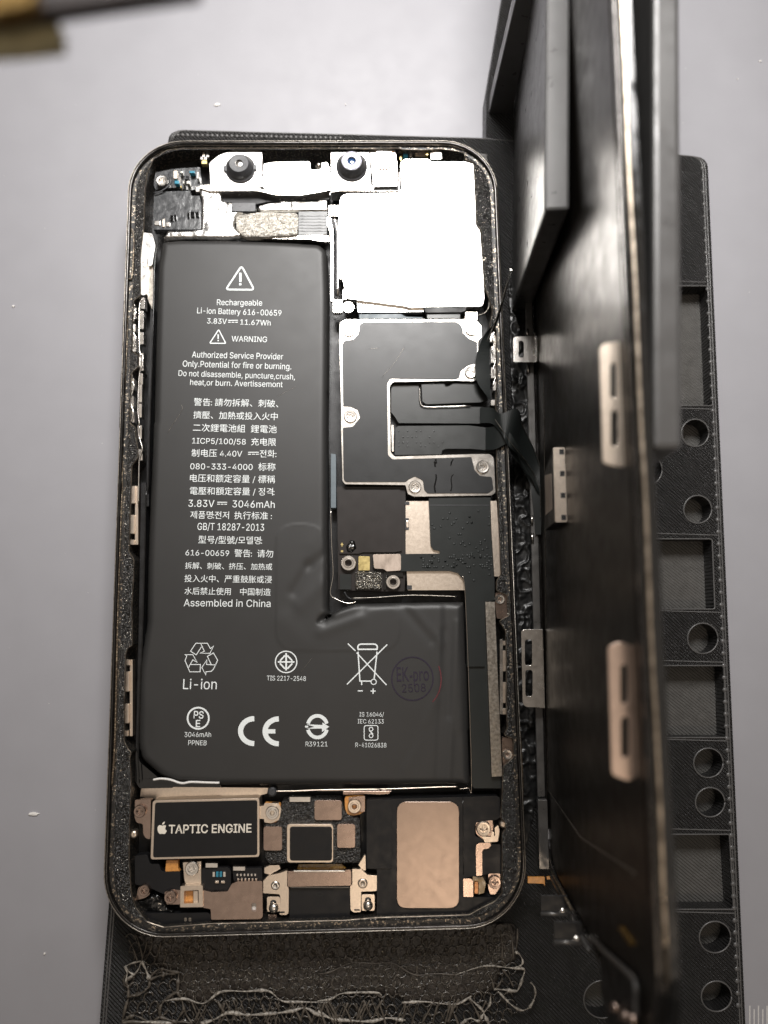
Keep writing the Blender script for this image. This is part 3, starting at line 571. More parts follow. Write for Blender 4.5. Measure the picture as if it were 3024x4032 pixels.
V, Fc = prism(px2(K('G', [(290,180),(870,185),(1210,188),(1200,230),(1080,262),(360,270),(280,250)]), -4.4), [], -6.5, -4.4); add('silver_tape', V, Fc, m_gold_st, ph)

# ---- upper region
FACE = -1.5
fid = slab('camera_bracket', 'A', [(620,425),(690,415),(700,445),(1045,445),(1180,480),(1350,480),(1480,455),(1560,440),(1570,455),(1500,470),(1350,495),(1170,492),(1040,462),(690,465),(620,445)], -3.0, -1.25, m_steel, ph, 4)
mod = slab('infrared_camera_module', 'A', [(690,262),(760,205),(860,168),(1055,162),(1072,185),(1072,435),(700,447)], -5, FACE, m_white, ph, 14)
def lens(k, bx, by, rb, tx, ty, rt, z0, z1, hole, m1, m2, m3, parent):
    (a, b), (c, d) = K(k, [(bx,by),(tx,ty)]); s = KR[k][2]; pb = P(a,b,z0); pt = P(c,d,z1); cxy = (pb+pt)/2
    R0 = rb*s*mmpp(a,b,z0); R1 = rt*s*mmpp(c,d,z1); h = hole*s*mmpp(c,d,z1)
    V, Fc = lathe_v(cxy, [(R0,z0),(R0,z0+.35),(R0*.9,z0+.5),((R0+R1)/2*.97,(z0+z1)/2+.2),(R1,z1-.15),(R1*.93,z1),(h*1.05,z1-.02),(h,z1-.35),(h*.1,z1-.36)], 36)
    o = add('lens_barrel', V, Fc, m1, parent, smooth=False)
    V, Fc = lathe_v(cxy, [(h*.97,z1-.33),(h*.6,z1-.25),(h*.1,z1-.22)], 24); add('lens_glass', V, Fc, m3, o, smooth=True)
    if m2: V, Fc = lathe_v(cxy, [(R1*.98,z1-.1),(R1*.9,z1+.03),(h*1.2,z1+.03),(h*1.15,z1-.1)], 8 if m2 == m_lensp else 36); add('lens_ring', V, Fc[:-1], m2, o)
    return o
lens('A', 915, 305, 108, 905, 262, 74, -1.5, .55, 26, m_lensb, None, m_steel, mod)
box('lens_ear', 'A', 792, 280, 830, 318, -1.6, -1.0, m_lensb, mod, r=6); box('lens_ear', 'A', 1000, 272, 1034, 308, -1.6, -1.0, m_lensb, mod, r=6)
slab('sensor_strip', 'A', [(1085,268),(1150,256),(1408,250),(1422,262),(1424,312),(1480,312),(1500,262),(1545,255),(1562,300),(1568,436),(1510,448),(1350,474),(1165,470),(1078,440)], -4, -1.7, m_white, ph, 10, holes=[circ(1188,325,9,10), circ(1282,325,9,10)])
lathe('solder_blob', 'A', 1482, 268, [(.7,-1.9),(.6,-1.3),(.3,-1.0),(.05,-.95)], m_steel, ph, smooth=True)
mod2 = slab('front_camera_module', 'B', [(112,206),(420,206),(436,480),(458,482),(458,515),(112,522)], -5, FACE, m_white, ph, 8)
lens('B', 282, 330, 128, 277, 272, 90, -1.5, .6, 32, m_lensb, m_lensp, m_blue, mod2)
slab('dot_projector', 'B', [(428,185),(445,172),(622,172),(636,190),(650,300),(650,482),(458,486)], -5, -1.6, m_white, ph, 8)
box('copper_surround', 'B', 468, 206, 622, 345, -1.7, -1.45, m_copper, ph, r=4); box('emitter_pad', 'B', 484, 200, 604, 326, -1.5, -1.25, m_white, ph, r=3)
for x in (503, 530, 556): box('contact_tooth', 'B', x, 326, x+16, 342, -1.48, -1.3, m_kapd, ph, bevel=0)
slab('sensor_flex', 'B', [(460,490),(640,486),(640,520),(460,516)], -4, -2.2, m_satin, ph)
box('ceramic_component', 'B', 700, 214, 738, 240, -3, -2.2, m_cyan, ph, bevel=.08); box('solder_pad', 'B', 752, 216, 772, 242, -3, -2.3, m_steel, ph)
box('solder_pad', 'B', 800, 205, 880, 240, -3, -2.3, m_gold_st, ph, r=6); box('antenna_spring', 'B', 885, 180, 905, 230, -3, -1.6, m_gold, ph)
slab('antenna_clip', 'B', [(930,205),(950,190),(995,192),(1010,215),(1015,262),(925,262)], -3, -1.5, m_steel, ph, 8)
slab('gold_trace', 'B', [(668,240),(690,225),(690,262),(676,280)], -3, -2.4, m_gold, ph)
slab('lower_bracket', 'B', [(188,600),(205,560),(238,545),(660,540),(720,560),(800,600),(900,1300),(865,1440),(865,1508),(330,1514),(322,1412),(206,1408),(206,1330),(236,1325),(236,1240),(182,1240),(168,900),(180,640)], -3.2, -1.9, m_white, ph, 8)
slab('rear_camera_shield', 'B', [(182,600),(200,560),(240,546),(655,540),(690,505),(676,330),(680,285),(715,262),(905,262),(925,282),(1268,285),(1282,500),(1292,800),(1325,835),(1345,1100),(1362,1400),(1352,1450),(1330,1466),(900,1468),(760,1476),(720,1462),(236,1400),(206,1240),(182,900)], -2.8, -1.15, m_white, ph, 14, label='large blank bright steel shield over the rear cameras')
screw('B', 252, 1470, 52, -1.4, m_steel, ph)
slab('rolled_flex', 'B', [(875,1466),(1212,1462),(1212,1500),(1172,1512),(890,1515),(875,1500)], -2.8, -1.35, m_black, ph, 8); slab('smoky_flex', 'B', [(892,1512),(1168,1508),(1168,1562),(892,1562)], -2.9, -1.8, m_flex, ph)
slab('clear_tape', 'B', [(340,1528),(685,1526),(725,1548),(860,1552),(860,1566),(340,1566)], -3.2, -2.0, m_greyb, ph); box('bracket_tab', 'B', 1208, 1512, 1305, 1572, -2.5, -1.15, m_steel, ph, r=4)
wire('thin_wire', 'B', [(1400,1420),(1398,1470),(1370,1515),(1310,1538)], -1.2, .07, m_mott, ph)
# left top corner
slab('corner_well', 'A', [(380,175),(560,155),(600,195),(600,290),(470,295),(400,320),(290,330),(300,260)], -6.4, -5.2, m_black, ph, 20)
screw('A', 345, 388, 42, -2.0, m_steel, ph); slab('antenna_flex', 'A', [(300,330),(420,305),(620,290),(640,440),(560,460),(420,440),(300,455),(285,420)], -5, -3.2, m_shine, ph, 8)
wire('coax_loop', 'A', [(395,340),(410,390),(390,430),(340,465),(290,480)], -1.9, .16, m_lensb, ph)
slab('antenna_flex', 'A', [(288,492),(330,470),(550,462),(560,498),(618,500),(632,600),(630,745),(285,750)], -4, -2.4, m_shine, ph, 6); slab('antenna_flex_fold', 'A', [(285,602),(622,604),(622,742),(285,745)], -2.6, -2.15, m_shine, ph, 6)
for x, y, w_, h_ in [(405,640,22,34),(432,636,18,34),(530,620,16,36),(552,614,30,36),(588,616,26,32)]: box('surface_component', 'A', x, y, x+w_, y+h_, -2.2, -1.7, m_gloss, ph, r=4, bevel=.1)
for x, y, w_, h_, mm in [(430,315,28,60,m_gold_st),(475,318,22,16,m_steel),(510,318,26,60,m_lensb),(545,318,40,16,m_cyan),(520,352,14,24,m_steel),(437,388,34,24,m_cyan),(495,390,16,24,m_steel),(522,390,26,24,m_steel),(600,325,12,50,m_steel),(478,425,10,16,m_gold),(622,215,50,22,m_steel),(640,180,16,60,m_gold_st),(632,242,40,26,m_gold),(665,160,22,60,m_steel),(590,430,30,40,m_steel),(290,680,44,32,m_steel),(350,665,14,60,m_gold_st),(375,690,30,30,m_steel)]:
    box('surface_component', 'A', x, y, x+w_, y+h_, -3.0, -1.9, mm, ph, bevel=.08)
def cz(X, Y, D): return -1.8 + .22*fbm(X, Y, .8, 4)*np.clip(D/.3, 0, 1)
field('silver_foil', [px2(fil(K('A', [(620,425),(700,450),(770,470),(785,540),(850,552),(1028,548),(1030,600),(880,640),(870,720),(930,790),(800,810),(560,800),(340,812),(395,752),(630,745),(632,560)]), 8), -1.8)], .3, cz, -3, m_foil, ph)
field('foil_strip', [px2(fil(K('A', [(1032,575),(1120,545),(1300,538),(1550,530),(1548,606),(1340,610),(1060,612)]), 6), -1.8)], .25, lambda X, Y, D: -2.0+.35*fbm(X, Y, 1.0, 4), -3, m_foil, ph)
slab('dark_band', 'A', [(775,465),(1050,468),(1180,490),(1350,492),(1550,470),(1560,525),(1300,535),(1100,545),(1030,560),(860,550),(790,545)], -5, -2.9, m_satin, ph, 4)
box('grey_tape', 'A', 850, 550, 1026, 612, -2.2, -1.35, m_lensb, ph)
field('speaker_mesh', [px2(fil(K('A', [(876,640),(1040,612),(1335,618),(1332,780),(1000,800),(930,792),(880,745)]), 16), -1.2)], .2, lambda X, Y, D: -1.5+.6*fbm(X, Y, 2.2, 3)*np.clip(D/.4, 0, 1), -2.5, m_tan, ph, smooth=False, grit=.05)
sp = slab('ribbed_flex', 'A', [(1335,612),(1548,606),(1545,778),(1470,785),(1335,785)], -3, -2.1, m_flex, ph)
for i in range(6): box('flex_rib', 'A', 1340, 640+i*22, 1540, 646+i*22, -2.12, -2.02, m_lensb, sp, bevel=0)
slab('metal_edge_strip', 'A', [(1000,800),(1480,785),(1555,790),(1560,830),(1500,828),(1400,812),(1000,810)], -3, -2.0, m_steel, ph, 4)
wire('board_edge', 'B', [(100,560),(120,532),(240,524),(640,522),(665,500),(668,350)], -1.7, .14, m_steel, ph)
wire('coaxial_cable', 'B', [(112,735),(150,850),(155,1000),(152,1380)], -2.2, .22, m_lensb, ph); wire('coaxial_cable', 'B', [(135,735),(165,860),(168,1000),(166,1380)], -2.4, .2, m_steel, ph)
box('cable_clamp', 'B', 90, 640, 212, 725, -3, -1.6, m_steel, ph, r=10); box('cable_clamp', 'B', 128, 1410, 200, 1515, -3, -1.9, m_steel, ph, r=6)
slab('coaxial_guide', 'B', [(80,735),(105,735),(130,860),(128,1420),(108,1420),(110,900),(95,830),(78,800)], -3.2, -2.0, m_steel, ph, 6)

# ---- middle board shield
shp = [(165,128),(205,106),(1075,106),(1150,112),(1190,150),(1192,235),(1166,262),(1162,430),(1172,500),(1165,540),(1130,555),(990,550),(548,560),(524,590),(532,1070),(560,1102),(1120,1085),(1250,1083),(1280,1110),(1292,1362),(1265,1384),(700,1392),(655,1372),(640,1308),(200,1302),(182,1280),(172,900),(172,740),(160,260)]
shd = slab('board_shield', 'C', shp, -3.5, -1.35, m_steel, ph, 10, bevel=.15, label='steel circuit board shield faced with scuffed black film')
flm = [(302,150),(330,125),(1010,122),(1045,150),(1060,205),(1100,245),(1160,272),(1160,420),(1090,440),(1040,480),(1030,530),(990,541),(530,534),(506,570),(512,1090),(545,1122),(1118,1105),(1140,1200),(1180,1242),(1265,1250),(1278,1340),(1240,1368),(800,1370),(775,1345),(765,1275),(708,1245),(660,1268),(640,1286),(205,1286),(190,1268),(184,892),(255,885),(310,820),(292,762),(240,738),(186,735),(180,285),(195,262),(262,250),(300,205)]
slab('black_film', 'C', flm, -1.37, -1.22, m_tape, shd, 10, bevel=.05)
for x, y, r in [(230,186,44),(1118,176,46),(1113,488,44),(239,808,46),(1200,1176,48),(708,1321,46)]: screw('C', x, y, r, -.95, m_steel, shd)
for pts in ([(470,525),(560,420),(630,310)], [(380,320),(440,316)], [(930,90),(932,92)]): wire('scratch', 'C', pts, -1.2, .022, m_mott, shd)
for y0, y1 in ((1120,1175),(1230,1360)):
    wire('glue_smear', 'C', [(858,y0),(862,y0+30),(850,y1-40),(855,y1)], -1.2, .14, m_gloss, shd); wire('glue_smear', 'C', [(985,y0),(970,y0+30),(975,y1-40),(968,y1-8)], -1.2, .10, m_gloss, shd)
slab('connector_flex', 'C', [(535,582),(735,582),(735,650),(755,740),(1000,738),(1180,742),(1260,752),(1300,858),(1200,862),(590,858),(560,810),(535,780)], -3, -2.4, m_flex, ph, 4, label='broad black ribbon cable below a short one in the shield window')
slab('connector_flex', 'C', [(755,575),(918,573),(930,597),(958,590),(985,572),(1178,568),(1215,640),(1240,690),(1180,708),(1050,712),(790,722),(762,700)], -2.6, -2.05, m_flex, ph, 6)
wire('flex_edge', 'C', [(742,600),(745,700),(775,738),(900,740),(1110,733)], -2.0, .12, m_steel, ph); slab('flex_frame', 'C', [(535,870),(556,870),(556,1065),(540,1065)], -3, -2.2, m_steel, ph)
slab('connector_flex', 'C', [(568,895),(585,880),(1100,876),(1230,892),(1300,870),(1330,862),(1372,900),(1372,1010),(1300,1048),(1220,1055),(1120,1045),(935,1044),(905,1055),(900,1086),(560,1090)], -2.8, -2.2, m_flex, ph, 6, label='dotted black ribbon cable nearest the shield foot')
bm = [];
for x in range(590, 930, 32):
    for y in (918, 962, 1000, 1028):
        if random.random() < .6: a, b = K('C', [(x, y)])[0]; bm.append(lathe_v(P(a, b, -2.18), [(.16,-2.25),(.12,-2.13),(.03,-2.11)], 6))
V, Fc = merge(bm); add('via_bumps', V, Fc, m_flex, ph, kind='stuff')
slab('window_floor', 'C', [(530,565),(1240,560),(1300,720),(1300,1080),(560,1100),(530,1060)], -5, -4, m_black, ph)

# ---- lower board
pcb = slab('lower_board', 'E', [(140,215),(640,215),(640,830),(632,975),(480,975),(240,968),(152,960)], -5, -2.6, m_pcb, ph, 8)
slab('chip_film', 'E', [(150,240),(600,236),(612,300),(612,680),(560,690),(330,690),(300,700),(160,700),(146,600)], -2.62, -2.2, m_pcb, pcb, 6)
field('black_burn', [px2(K('E', [(205,650),(240,600),(270,605),(285,660),(250,695),(215,690)]), -2.1)], .15, lambda X, Y, D: -2.2+.7*fbm(X, Y, 2.5, 3)*np.clip(D/.3, 0, 1), -2.3, m_gloss, pcb)
ring_nut('standoff_nut', 'E', 225, 768, 56, 22, -1.6, m_steel, pcb, 22); ring_nut('standoff_nut', 'E', 550, 906, 53, 22, -1.6, m_steel, pcb, 22)
box('gold_pad', 'E', 298, 720, 380, 822, -2.7, -2.3, m_gold, pcb, r=6)
box('gold_mark', 'E', 168, 630, 188, 638, -2.7, -2.15, m_gold, pcb, bevel=0); box('gold_mark', 'E', 174, 622, 182, 648, -2.7, -2.16, m_gold, pcb, bevel=0); box('gold_mark', 'E', 170, 676, 186, 690, -2.7, -2.15, m_gold, pcb, bevel=0)
field('sparkling_foam', [px2(fil(K('E', [(270,828),(470,828),(470,965),(270,965)]), 14), -1.7)], .18, lambda X, Y, D: -1.9+.5*fbm(X, Y, 3.0, 3)*np.clip(D/.3, 0, 1), -3, m_spark, pcb, smooth=False, grit=.06)
box('black_connector', 'E', 162, 850, 246, 960, -3, -2.1, m_flexg, pcb, r=4); slab('glue_collar', 'E', [(480,835),(620,835),(625,870),(500,860),(500,960),(480,965)], -3, -2.2, m_gloss, pcb, 8)
slab('metal_can', 'E', [(640,320),(1120,315),(1120,965),(655,966),(640,690)], -4, -2.3, m_gold_st, ph, 5, label='champagne coloured metal can half under the wide ribbon cable')
for a, b, c, d in [(634,322,668,346),(636,442,664,528),(650,930,686,962)]: box('can_clip', 'E', a, b, c, d, -3.5, -2.2, m_lensb, ph, r=6)
box('can_clip_window', 'E', 644, 460, 662, 510, -2.3, -2.15, m_gold_st, ph)
wf = slab('wide_ribbon_cable', 'E', [(808,293),(1255,290),(1262,400),(1285,860),(1285,1040),(1215,1048),(1215,1520),(1085,1520),(1075,960),(1062,890),(1020,842),(960,826),(830,826),(500,830),(485,812),(412,810),(402,790),(402,712),(600,703),(890,700),(888,682),(842,672),(822,640)], -2.6, -1.75, m_flexg, ph, 6, label='wide charcoal ribbon cable with small raised dots')
slab('cable_cap', 'E', [(402,706),(600,703),(606,715),(606,822),(500,829),(485,812),(412,808)], -1.8, -1.55, m_pinkp, wf, 12)
bm = []
for _ in range(115):
    x, y = random.choice([(random.uniform(835,1265), random.uniform(390,900)), (random.uniform(720,1265), random.uniform(710,810))])
    x = round(x/16)*16; y = round(y/14)*14
    if x < 840 and y > 660 and y < 705: continue
    if y > 815 and x < 1070: continue
    a, b = K('E', [(x, y)])[0]; bm.append(lathe_v(P(a, b, -1.7), [(.27,-1.78),(.20,-1.71),(.08,-1.69)], 8))
V, Fc = merge(bm); add('raised_dots', V, Fc, m_flexg, wf, smooth=True, kind='stuff')
box('cable_fold', 'E', 812, 345, 1252, 352, -1.78, -1.70, m_lensb, wf, bevel=0)
slab('lower_ribbon_cable', 'L', [(47,100),(150,100),(150,230),(185,1165),(235,1165),(240,1225),(90,1225),(78,1205),(60,700)], -3.2, -2.2, m_flexg, ph, 4)
wire('cable_edge', 'L', [(30,90),(42,180),(60,600),(77,1200),(60,1222),(10,1228)], -1.5, .05, m_gold_st, ph)
slab('edge_bar', 'E', [(1256,318),(1300,316),(1305,400),(1337,850),(1320,866),(1284,866),(1262,520)], -3, -1.2, m_gold_st, ph, 4)
slab('edge_bar', 'L', [(150,230),(200,230),(240,1160),(185,1164)], -4, -1.3, m_mott, ph, 2, label='long mottled grey steel bar beside the lower ribbon cable')
slab('screw_bracket', 'E', [(1292,985),(1350,976),(1382,1010),(1388,1150),(1370,1172),(1302,1172),(1290,1080)], -3, -1.5, m_rose, ph, 10); screw('E', 1325, 1031, 36, -1.1, m_steel, ph); 
slab('screw_bracket', 'L', [(240,950),(290,960),(300,1000),(298,1060),(270,1080),(245,1110),(238,1000)], -3, -1.5, m_rose, ph, 8); screw('L', 268, 1046, 27, -1.1, m_steel, ph)

# ---- bottom row
th = slab('vibration_motor', 'G', [(370,281),(1145,262),(1146,690),(355,709)], -5.5, -1.5, m_gold_st, ph, 22, bevel=.12, label='silver framed black vibration motor box lettered TAPTIC ENGINE')
slab('black_label', 'G', [(388,296),(1130,278),(1130,676),(373,694)], -1.52, -1.42, m_satin, th, 18, bevel=0)
txt("TAPTIC ENGINE", 'W', 316, 307, 1546, 291, -1.39, m_ink2, th, 118, .035)
for pts in ([(180,183),(205,189),(222,195),(240,188),(262,184),(283,198),(268,218),(265,240),(274,258),(290,268),(278,295),(258,318),(240,316),(220,311),(198,316),(182,314),(162,290),(152,260),(150,230),(160,198)], [(262,130),(258,155),(240,175),(218,180),(221,158),(238,139)]):
    V, Fc = prism(px2(fil(K('W', pts), 3), -1.39), [], -1.41, -1.39); add('logo', V, Fc, m_ink2, th)
slab('motor_ear', 'G', [(242,275),(358,270),(354,562),(322,556),(302,525),(300,450),(255,442),(238,400)], -3.2, -2.0, m_rose, ph, 14); screw('G', 275, 360, 44, -1.3, m_rose, ph, 4)
slab('motor_ear', 'G', [(1148,320),(1180,318),(1180,300),(1285,300),(1305,340),(1290,420),(1235,445),(1180,440),(1180,412),(1148,414)], -3.2, -2.2, m_gold_st, ph, 10)
slab('amber_flex_ring', 'I', [(140,265),(348,275),(352,380),(330,480),(280,535),(180,535),(140,480)], -3.4, -2.5, m_kap, ph, 20); ring_nut('standoff_nut', 'I', 238, 405, 88, 26, -1.6, m_steel, ph)
slab('amber_flex_ring', 'I', [(1185,195),(1450,185),(1450,380),(1380,420),(1300,440),(1220,420),(1188,340)], -3.4, -2.4, m_kap, ph, 30); slab('nut_bracket', 'I', [(1235,200),(1450,182),(1448,385),(1390,388),(1390,300),(1240,300)], -2.6, -2.1, m_rose, ph, 10); ring_nut('standoff_nut', 'I', 1312, 318, 88, 30, -1.6, m_gold_st, ph)
slab('orange_flex', 'G', [(470,715),(556,715),(556,775),(570,800),(462,795)], -3.5, -2.5, m_kap, ph, 4)
slab('black_flex_cover', 'G', [(240,682),(330,672),(352,742),(418,740),(432,790),(462,800),(570,795),(572,930),(540,940),(450,960),(330,905),(242,890)], -4, -2.2, m_satin, ph, 16)
slab('screw_bracket', 'G', [(590,730),(722,722),(722,890),(612,892),(600,850)], -3.4, -2.4, m_gold_st, ph, 6); screw('G', 655, 777, 50, -1.6, m_steel, ph)
b1 = slab('connector_module', 'G', [(730,772),(918,765),(940,790),(938,930),(745,936),(725,880)], -3.4, -2.3, m_satin, ph, 12); b2 = slab('connector_module', 'G', [(948,775),(1165,768),(1168,868),(960,872)], -3.4, -2.35, m_satin, ph, 12)
box('silver_tab', 'G', 752, 735, 842, 768, -3, -1.9, m_steel, b1); box('silver_tab', 'G', 952, 760, 1042, 790, -3, -1.9, m_steel, b2)
for i, x in enumerate((805, 830, 856, 882)):
    box('contact', 'G', x, 798, x+18, 836, -2.4, -2.0, m_steel if i in (0,3) else m_cyan, b1, bevel=.05)
for x in (822, 866): box('contact', 'G', x, 864, x+28, 882, -2.4, -2.0, m_gold_st, b1, bevel=.05)
for x in range(978, 1110, 26): box('contact', 'G', x, 812, x+14, 830, -2.4, -2.05, m_steel, b2, bevel=.05); box('contact', 'G', x+6, 846, x+20, 862, -2.4, -2.05, m_gold_st, b2, bevel=.05)
slab('bronze_bracket', 'G', [(735,930),(800,946),(915,940),(945,885),(985,868),(1166,864),(1170,1125),(1150,1142),(795,1146),(792,1068),(735,1058)], -3, -1.6, m_rose, ph, 10, holes=[[(1088,1025),(1122,1025),(1122,1085),(1088,1085)]], label='rose bronze bracket with a small slot, left of the charging port')
box('white_pad', 'G', 1080, 1015, 1130, 1095, -3, -2.4, m_crumb, ph, r=10)
slab('square_clip', 'G', [(572,902),(734,896),(736,1054),(570,1056)], -3, -1.3, m_gold_st, ph, 6, holes=[[(598,936),(704,930),(704,1024),(598,1028)]]); box('orange_flex', 'G', 605, 935, 665, 1030, -3.4, -2.6, m_kap, ph); box('clip_leaf', 'G', 665, 935, 700, 1022, -3.2, -1.9, m_gold_st, ph)
slab('clip_ear', 'G', [(455,945),(510,925),(572,932),(572,1035),(470,1034)], -3, -1.9, m_rose, ph, 12); screw('G', 498, 985, 46, -1.3, m_rose, ph, 4)
slab('corner_lug', 'G', [(268,910),(300,895),(345,915),(350,960),(320,985),(270,1000),(238,1008),(250,985)], -3.4, -2.0, m_rose, ph, 10); screw('G', 308, 935, 40, -1.5, m_rose, ph, 4)
field('crumpled_film', [px2(K('G', [(250,1010),(320,990),(400,960),(440,1000),(470,1060),(560,1100),(300,1100),(235,1050)]), -2.5)], .25, lambda X, Y, D: -3.4+1.6*fbm(X, Y, .7, 3), -5, m_gloss, ph)
slab('antenna_block', 'G', [(290,1096),(470,1098),(560,1098),(770,1094),(790,1110),(792,1168),(470,1192),(400,1172),(330,1140)], -5, -2.2, m_satin, ph, 10)
for x in (600, 632): box('tiny_mark', 'G', x, 1132, x+18, 1158, -2.3, -2.12, m_mott, ph, r=6, bevel=0)
fz = lambda X, Y, D: -2.3+.45*fbm(X, Y, 2.0, 4)*np.clip(D/.3, 0, 1)
port = field('gritty_board', [px2(fil(K('I', [(120,560),(165,540),(300,530),(345,400),(350,262),(392,226),(740,228),(785,212),(1150,212),(1178,330),(1240,440),(1382,450),(1396,700),(1404,860),(1396,1030),(1345,1070),(1050,1062),(430,1062),(175,1070),(122,900)]), 18), -2.3)], .2, fz, -5, m_foam, ph, smooth=False, grit=.05, label='grimy black charging board with bronze stiffener pads')
for a, b, c, d in [(790,236,1146,495),(125,580,367,893),(1085,547,1322,858)]: box('bronze_pad', 'I', a, b, c, d, -2.4, -1.65, m_rose, port, r=34, bevel=.08)
box('chip_can', 'I', 430, 548, 1035, 1050, -2.6, -1.45, m_gold_st, port, r=46, bevel=.15); box('chip_film', 'I', 468, 582, 1020, 1026, -1.47, -1.3, m_satin, port, r=40)
box('silver_strip', 'I', 460, 192, 740, 258, -3, -1.7, m_steel, port); 
wire('copper_edge', 'I', [(240,118),(500,115),(900,100),(1300,95),(1659,92)], -2.4, .13, m_gold_st, ph); lathe('tape_roll', 'I', 235, 130, [(.75,-4.5),(.75,-2.2),(.5,-2.0),(.1,-2.0)], m_lensb, ph)
wire('copper_edge', 'H', [(0,208),(200,205),(450,198),(700,190),(900,182),(1020,180)], -2.4, .12, m_gold_st, ph)
slab('clip_lug', 'H', [(183,212),(540,210),(520,235),(450,240),(350,235),(185,240)], -4.2, -3.2, m_rose, ph); slab('yellow_flex', 'I', [(580,1072),(1150,1068),(1210,1132),(560,1136)], -3.5, -2.8, m_kapd, ph)
usb = slab('charging_port', 'I', [(440,1168),(1270,1150),(1272,1350),(440,1366)], -5, -1.6, m_rose, ph, 6, label='steel charging port shell between two bracket arms')
box('shell_highlight', 'I', 515, 1152, 1192, 1178, -2.2, -1.35, m_steel, usb); box('shell_tab', 'I', 440, 1162, 515, 1192, -2.2, -1.45, m_rose, usb); box('shell_tab', 'I', 1192, 1142, 1268, 1166, -2.2, -1.45, m_rose, usb)  # bright steel strip put on as the highlight along the shell's top
box('glass_strip', 'I', 472, 1362, 1242, 1386, -3, -2.1, m_bezel, usb); slab('port_block', 'I', [(462,1388),(1252,1380),(1252,1812),(465,1830)], -6, -2.5, m_satin, usb, 6)
ink('port_mark', 'I', [(circ(855,1462,48,20,22), 7, True)], -2.47, m_flexg, usb)
slab('port_arm', 'I', [(122,1290),(180,1225),(330,1190),(435,1150),(432,1360),(455,1380),(452,1700),(425,1735),(335,1732),(345,1500),(330,1462),(120,1450)], -3.4, -2.1, m_gold_st, ph, 12); lathe('rivet', 'I', 277, 1358, [(.75,-2.1),(.6,-1.75),(.3,-1.9),(.05,-2.0)], m_steel, ph, smooth=True)
slab('port_arm', 'I', [(1285,1132),(1400,1138),(1485,1210),(1608,1222),(1605,1420),(1400,1430),(1395,1695),(1305,1702),(1262,1670),(1255,1360),(1285,1340)], -3.4, -2.1, m_gold_st, ph, 12); lathe('rivet', 'I', 1420, 1330, [(.85,-2.1),(.7,-1.7),(.35,-1.85),(.05,-1.95)], m_gold_st, ph, smooth=True)
for a, b in ((330,1690),(1310,1660)): box('arm_slot', 'I', a, b, a+72, b+20, -2.2, -2.05, m_black, ph, r=8, bevel=0)
for a, b, c, d, x, y in [(170,1495,342,1690,252,1585),(1405,1465,1578,1680,1490,1552)]:
    box('spring_clip', 'I', a, b, c, d, -3.6, -2.2, m_gold_st, ph, r=26); lathe('clip_hole', 'I', x, y, [(.55,-2.4),(.55,-2.1),(.4,-2.05),(.05,-2.3)], m_black, ph); lathe('clip_screw', 'I', x, y+75, [(.85,-2.4),(.8,-1.9),(.5,-1.6),(.1,-1.5)], m_steel, ph, smooth=True)
box('bronze_tail', 'I', 180, 1730, 300, 1835, -4, -3, m_rose, ph)
slab('spring_leaf', 'I', [(130,1120),(200,1085),(330,1082),(350,1130),(200,1210),(130,1190)], -3.6, -2.6, m_gold_st, ph); slab('spring_leaf', 'I', [(1360,1080),(1440,950),(1462,960),(1465,1150),(1430,1165)], -3.6, -2.6, m_gold_st, ph)
spk = slab('loudspeaker_box', 'H', [(355,275),(540,268),(1055,255),(1300,246),(1324,262),(1325,405),(1300,420),(1160,432),(1140,470),(1145,540),(1200,560),(1205,592),(1330,600),(1336,810),(1240,815),(1130,828),(1056,850),(1056,982),(1300,982),(1270,1040),(1120,1090),(1060,1112),(430,1132),(432,780),(355,775)], -6, -1.9, m_satin, ph, 10, label='satin black loudspeaker box in the lower right corner of the phone')
box('raised_cover', 'H', 357, 276, 540, 774, -2, -1.65, m_satin, spk, r=8); box('bronze_plate', 'H', 574, 288, 1030, 1064, -2, -1.6, m_spk, spk, r=75, bevel=.1, label='rounded bronze metal plate on the loudspeaker box')
wire('moulding_seam', 'H', [(1055,258),(1060,820)], -1.9, .06, m_gloss, spk)
screw('H', 1207, 488, 52, -1.2, m_gold_st, ph, 4); slab('lug', 'H', [(1150,440),(1272,422),(1276,480),(1262,540),(1200,560),(1150,520)], -2.6, -1.75, m_rose, ph, 10)
slab('antenna_clip', 'H', [(1196,540),(1262,545),(1262,505),(1284,508),(1282,540),(1292,530),(1285,480),(1312,458),(1322,500),(1308,580),(1215,585)], -2.4, -1.4, m_gold_st, ph, 8)
slab('bronze_strip', 'H', [(1150,640),(1152,602),(1175,588),(1255,586),(1262,606),(1240,630),(1205,634),(1196,650),(1196,824),(1152,828)], -2.4, -1.5, m_rose, ph, 10)
screw('H', 1287, 875, 46, -1.3, m_rose, ph, 4); slab('lug', 'H', [(1240,812),(1328,810),(1330,900),(1290,962),(1255,962),(1240,920)], -2.6, -1.8, m_rose, ph, 10)
slab('bronze_contact', 'H', [(1058,848),(1110,846),(1130,865),(1130,980),(1060,980)], -2.8, -1.7, m_rose, ph, 4); box('gold_contact', 'H', 1140, 872, 1168, 960, -2.8, -1.7, m_copper, ph); slab('dark_gold_flex', 'H', [(1125,830),(1200,835),(1222,880),(1210,950),(1170,962),(1172,870),(1130,868)], -3.2, -2.1, m_kapd, ph, 6)
lathe('rim_screw', 'H', 1352, 455, [(.75,-2.5),(.7,-1.5),(.4,-1.2),(.1,-1.3)], m_gold_st, ph, smooth=True); lathe('rim_screw', 'G', 228, 530, [(.75,-2.5),(.7,-1.5),(.4,-1.2),(.1,-1.3)], m_gold_st, ph, smooth=True)
slab('corner_film', 'H', [(1190,985),(1300,955),(1320,900),(1345,960),(1290,1020),(1220,1035)], -4, -2.6, m_lensb, ph)

